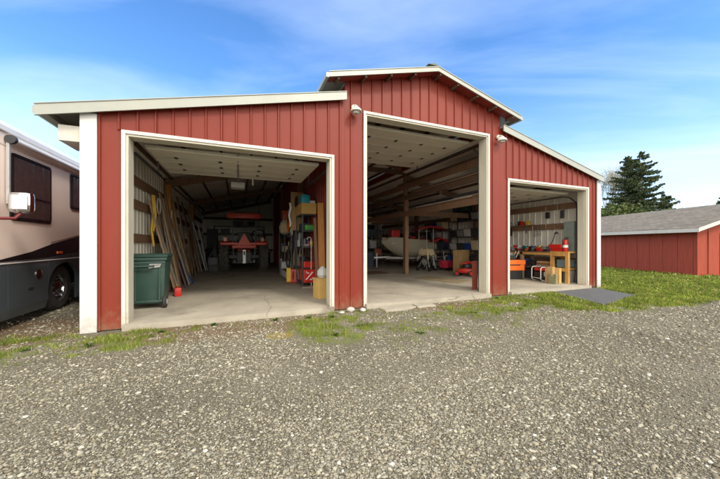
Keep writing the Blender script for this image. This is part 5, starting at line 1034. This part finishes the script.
for (u,d,H,W,lab,sd) in ((.945,46,15.8,8.6,'tallest conifer behind the shed roof',3),(.905,48,15.8,7.2,'conifer just left of the tallest one, its top almost as high',5),(1.03,47,9.4,5.4,'shorter dark conifer on the right flank of the tallest one',8),(1.225,60,11.2,5.5,'conifer whose tip shows at the right edge of the picture',12),(.712,70,19.4,6.5,'distant conifer whose tip peeks over the right wing roof',15)):
    x,y = far(u,d); conifer(lab,x,y,H,W,sd)
# pale deciduous tree
BLO = island_mat('pale_spring_leaves', [(0,(.34,.34,.25)),(.5,(.5,.49,.4)),(1,(.66,.64,.57))], .8)
def bare_tree(label, x, y, H, seed):
    rr = random.Random(seed); t = thing('blossoming_tree', label, 'tree', (x,y,0)); b = MB(); tips = []
    def grow(p, d, L, r, k):
        q = p+d*L; b.tube([p,p.lerp(q,.5)+Vector((rr.uniform(-1,1),rr.uniform(-1,1),0))*L*.05,q],[r,r*.8,r*.6],5)
        if k == 0: tips.append(q); return
        for _ in range(3 if k > 1 else 3):
            nd = (d+Vector((rr.uniform(-1,1),rr.uniform(-1,1),rr.uniform(-.1,.8)))*.45).normalized(); grow(q, nd, L*rr.uniform(.62,.82), r*.58, k-1)
            if k <= 3: tips.append(p.lerp(q,rr.random()))
    grow(Vector((0,0,-.1)),Vector((0,0,1)),H*.28,.2,5); b.build('trunk',mat('pale_bark',(.25,.22,.19),.9),t)
    r = np.random.default_rng(seed); T = np.array([tuple(v) for v in tips]); P = np.repeat(T,16,0)+r.normal(size=(len(T)*16,3))*.34
    V,F = leafcloud(P, np.full(1,.065), r); o = npmesh('crown',V,F,BLO); o.parent = t
x,y = far(.822,52); bare_tree('pale blossoming tree between the barn corner and the conifers',x,y,15.5,4)
# dark hedge shrubs in a row behind the shed
HED = island_mat('hedge_leaves', [(0,(.03,.05,.015)),(.5,(.055,.08,.022)),(1,(.11,.13,.04))], .8)
names = ['farthest left','second from left','third from left','fourth from left','fifth from left','sixth from left','seventh from left','last on the right']
for i,(u,d,H,W) in enumerate(((.83,38,6.9,3.2),(.89,39,7.1,3.2),(.95,40,6.7,3.0),(1.02,41,6.0,2.8),(1.12,42,5.0,3.0),(1.19,43,5.2,3.2),(1.27,43,5.6,3.5),(.76,40,5.2,3.2))):
    x,y = far(u,d); r = np.random.default_rng(50+i); t = thing('hedge_shrub','dense dark green shrub in the row behind the shed, '+names[(i+1)%8],'shrub',(x,y,0),0,'hedge shrubs behind the shed')
    MB().tube([(0,0,-.1),(0,0,H*.5)],[.16,.08],7).build('stem',BARK,t); c = r.normal(size=(26,3))*np.array([W*.34,W*.34,H*.17])+np.array([0,0,H*.55]); c[:,2] = np.clip(c[:,2],.3,H*.84)
    P = (c[r.integers(0,26,9000)]+r.normal(size=(9000,3))*np.array([.5,.5,.38])); P = P[P[:,2]>.05]
    V,F = leafcloud(P, np.full(1,.15), r); o = npmesh('crown',V,F,HED); o.parent = t

# stones and debris by the pier of the centre bay
STN = mat('pale_stone',(.42,.40,.36),.85,var=.2,scale=14,bump=.5,bscale=40)
def rock(loc, s, sx, label, name='rock', m=STN):
    v,f = ico(); r = np.random.default_rng(int(abs(loc[0]*1000+loc[1]*77))); v = v*r.uniform(.8,1.15,(12,1))*np.array(sx)*s
    return put(MB().add([tuple(a) for a in v],[tuple(a) for a in f]),name,m,label,'stone',loc,bevel=s*.12,smooth=True)
rock((2.0,-.22,.04),.09,(1.2,.9,.7),'large pale stone at the foot of the red pier left of the centre bay')
rock((2.22,-.30,.03),.07,(1,1,.7),'pale stone just right of the largest one at the red pier')
rock((1.80,-.30,.02),.05,(1.2,.8,.7),'small stone left of the largest one at the red pier')
put(MB().prism([(-.35,-.16),(.1,-.2),(.4,-.1),(.38,.15),(0,.19),(-.33,.14)],'Z',-.05,.035),'paving_stone',CONC,'flat broken slab lying before the centre bay threshold','paving stone',(2.95,-.32,0),R(3),bevel=.01)
put(MB().prism([(-.22,-.12),(.2,-.14),(.24,.1),(-.2,.13)],'Z',-.05,.03),'paving_stone',CONC,'smaller flat slab right of the broken slab at the threshold','paving stone',(3.62,-.30,0),R(-4),bevel=.01)
# weeds with broad leaves
WEED = island_mat('weed_leaves', [(0,(.045,.10,.012)),(.6,(.09,.17,.02)),(1,(.16,.22,.035))], .7, trans=.25)
wd = [(-1.05,-.35),(-.35,-.28),(1.15,-.4),(1.55,-.5),(1.3,-1.5),(1.8,-1.2),(2.45,-1.9),(5.75,-.25),(6.05,-.2),(5.2,-1.3),(4.1,-1.2),(-1.75,-.75),(-2.4,-.65),(.6,-.32)]
V=[];F=[];o_=0; r = np.random.default_rng(5)
for (x,y) in wd:
    for k in range(12):
        a = r.uniform(0,2*math.pi); L = r.uniform(.03,.09); w = L*.28; h = r.uniform(.01,.05); z = float(height(np.array([x]),np.array([y]))[0])
        ca,sa = math.cos(a),math.sin(a); V += [(x,y,z),(x+ca*L*.5-sa*w,y+sa*L*.5+ca*w,z+h),(x+ca*L,y+sa*L,z+h*.6),(x+ca*L*.5+sa*w,y+sa*L*.5-ca*w,z+h)]; F.append((o_,o_+1,o_+2,o_+3)); o_ += 4
structure(npmesh('weeds',np.array(V),np.array(F),WEED),'stuff')

# ------------------------------------------------------------------ light, sky, camera
SUN_EL, SUN_AZ = 44., 22.   # azimuth measured from the facade normal towards the right
a = R(SUN_AZ); e = R(SUN_EL); d = Vector((math.sin(a)*math.cos(e), -math.cos(a)*math.cos(e), math.sin(e)))
sun = bpy.data.lights.new('sun','SUN'); sun.energy = 1.1; sun.angle = R(10); sun.color = (1,.91,.78)
so = bpy.data.objects.new('sun',sun); COL.objects.link(so); so.rotation_euler = (-d).to_track_quat('-Z','Y').to_euler()
W = bpy.data.worlds.new('World'); SC.world = W; W.use_nodes = True; n = W.node_tree.nodes; l = W.node_tree.links; bg = n['Background']
sky = n.new('ShaderNodeTexSky'); sky.sky_type = 'NISHITA'; sky.sun_disc = False; sky.sun_elevation = e
sky.sun_rotation = math.atan2(d.x, d.y); sky.air_density = 1.0; sky.dust_density = .5; sky.ozone_density = 2.0; sky.altitude = 200
tc = n.new('ShaderNodeTexCoord'); sp = n.new('ShaderNodeSeparateXYZ'); l.new(tc.outputs['Generated'], sp.inputs[0])
# thin streaky cloud layer: project the direction on a flat layer overhead
ad = n.new('ShaderNodeMath'); ad.operation='MAXIMUM'; ad.inputs[1].default_value=0; l.new(sp.outputs['Z'], ad.inputs[0])
a2 = n.new('ShaderNodeMath'); a2.operation='ADD'; a2.inputs[1].default_value=.12; l.new(ad.outputs[0], a2.inputs[0])
dv = n.new('ShaderNodeVectorMath'); dv.operation='DIVIDE'; cb = n.new('ShaderNodeCombineXYZ')
for i in range(3): l.new(a2.outputs[0], cb.inputs[i])
l.new(tc.outputs['Generated'], dv.inputs[0]); l.new(cb.outputs[0], dv.inputs[1])
mp = n.new('ShaderNodeMapping'); mp.inputs['Scale'].default_value=(.42,1.25,0); mp.inputs['Location'].default_value=(3.1,1.7,0); m0 = n.new('ShaderNodeMapping'); m0.inputs['Rotation'].default_value=(0,0,R(36)); l.new(dv.outputs[0], m0.inputs['Vector']); l.new(m0.outputs[0], mp.inputs['Vector'])
nz = n.new('ShaderNodeTexNoise'); nz.inputs['Scale'].default_value=.9; nz.inputs['Detail'].default_value=7; nz.inputs['Roughness'].default_value=.55; nz.inputs['Distortion'].default_value=.6; l.new(mp.outputs[0], nz.inputs['Vector'])
cr = n.new('ShaderNodeValToRGB'); cr.color_ramp.elements[0].position=.42; cr.color_ramp.elements[1].position=.72; cr.color_ramp.elements[1].color=(.46,.46,.46,1); l.new(nz.outputs['Fac'], cr.inputs['Fac'])
hz = n.new('ShaderNodeMapRange'); hz.inputs['From Min'].default_value=0; hz.inputs['From Max'].default_value=.42; hz.inputs['To Min'].default_value=.36; hz.inputs['To Max'].default_value=0; l.new(ad.outputs[0], hz.inputs['Value'])
mxf = n.new('ShaderNodeMath'); mxf.operation='ADD'; mxf.use_clamp=True; l.new(cr.outputs[0], mxf.inputs[0]); l.new(hz.outputs[0], mxf.inputs[1])
sat = n.new('ShaderNodeHueSaturation'); sat.inputs['Saturation'].default_value=1.25; sat.inputs['Hue'].default_value=.504; sat.inputs['Value'].default_value=1.1; l.new(sky.outputs[0], sat.inputs['Color'])
mx = n.new('ShaderNodeMix'); mx.data_type='RGBA'; mx.inputs['B'].default_value=(4.1,4.9,6.7,1); l.new(mxf.outputs[0], mx.inputs['Factor']); l.new(sat.outputs[0], mx.inputs['A'])
# added bright warm overcast, out of view behind the camera, to light facade and bays
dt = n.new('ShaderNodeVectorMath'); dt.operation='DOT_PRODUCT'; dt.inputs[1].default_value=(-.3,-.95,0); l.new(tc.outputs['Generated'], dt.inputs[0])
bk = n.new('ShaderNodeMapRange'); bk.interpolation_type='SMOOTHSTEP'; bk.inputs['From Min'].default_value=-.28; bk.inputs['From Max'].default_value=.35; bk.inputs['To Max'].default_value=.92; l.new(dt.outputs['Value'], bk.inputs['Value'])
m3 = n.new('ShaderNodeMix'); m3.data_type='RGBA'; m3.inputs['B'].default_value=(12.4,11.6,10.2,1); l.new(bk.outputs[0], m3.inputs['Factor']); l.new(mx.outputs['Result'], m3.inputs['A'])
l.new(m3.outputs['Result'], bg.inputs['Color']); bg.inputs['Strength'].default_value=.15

cam = bpy.data.cameras.new('camera'); co = bpy.data.objects.new('camera',cam); COL.objects.link(co); SC.camera = co
cam.sensor_width = 36; cam.lens = 36*296/720; cam.shift_y = 4.5/720; cam.clip_start=.05; cam.clip_end=3000
co.location = (0,-5.54,1.3); co.rotation_euler = (R(90),0,R(-22.4))
vs = SC.view_settings; vs.view_transform='Standard'; vs.look='None'; vs.gamma=1; vs.use_curve_mapping=False; vs.exposure=.93
SC.cycles.max_bounces = 12; SC.cycles.diffuse_bounces = 8
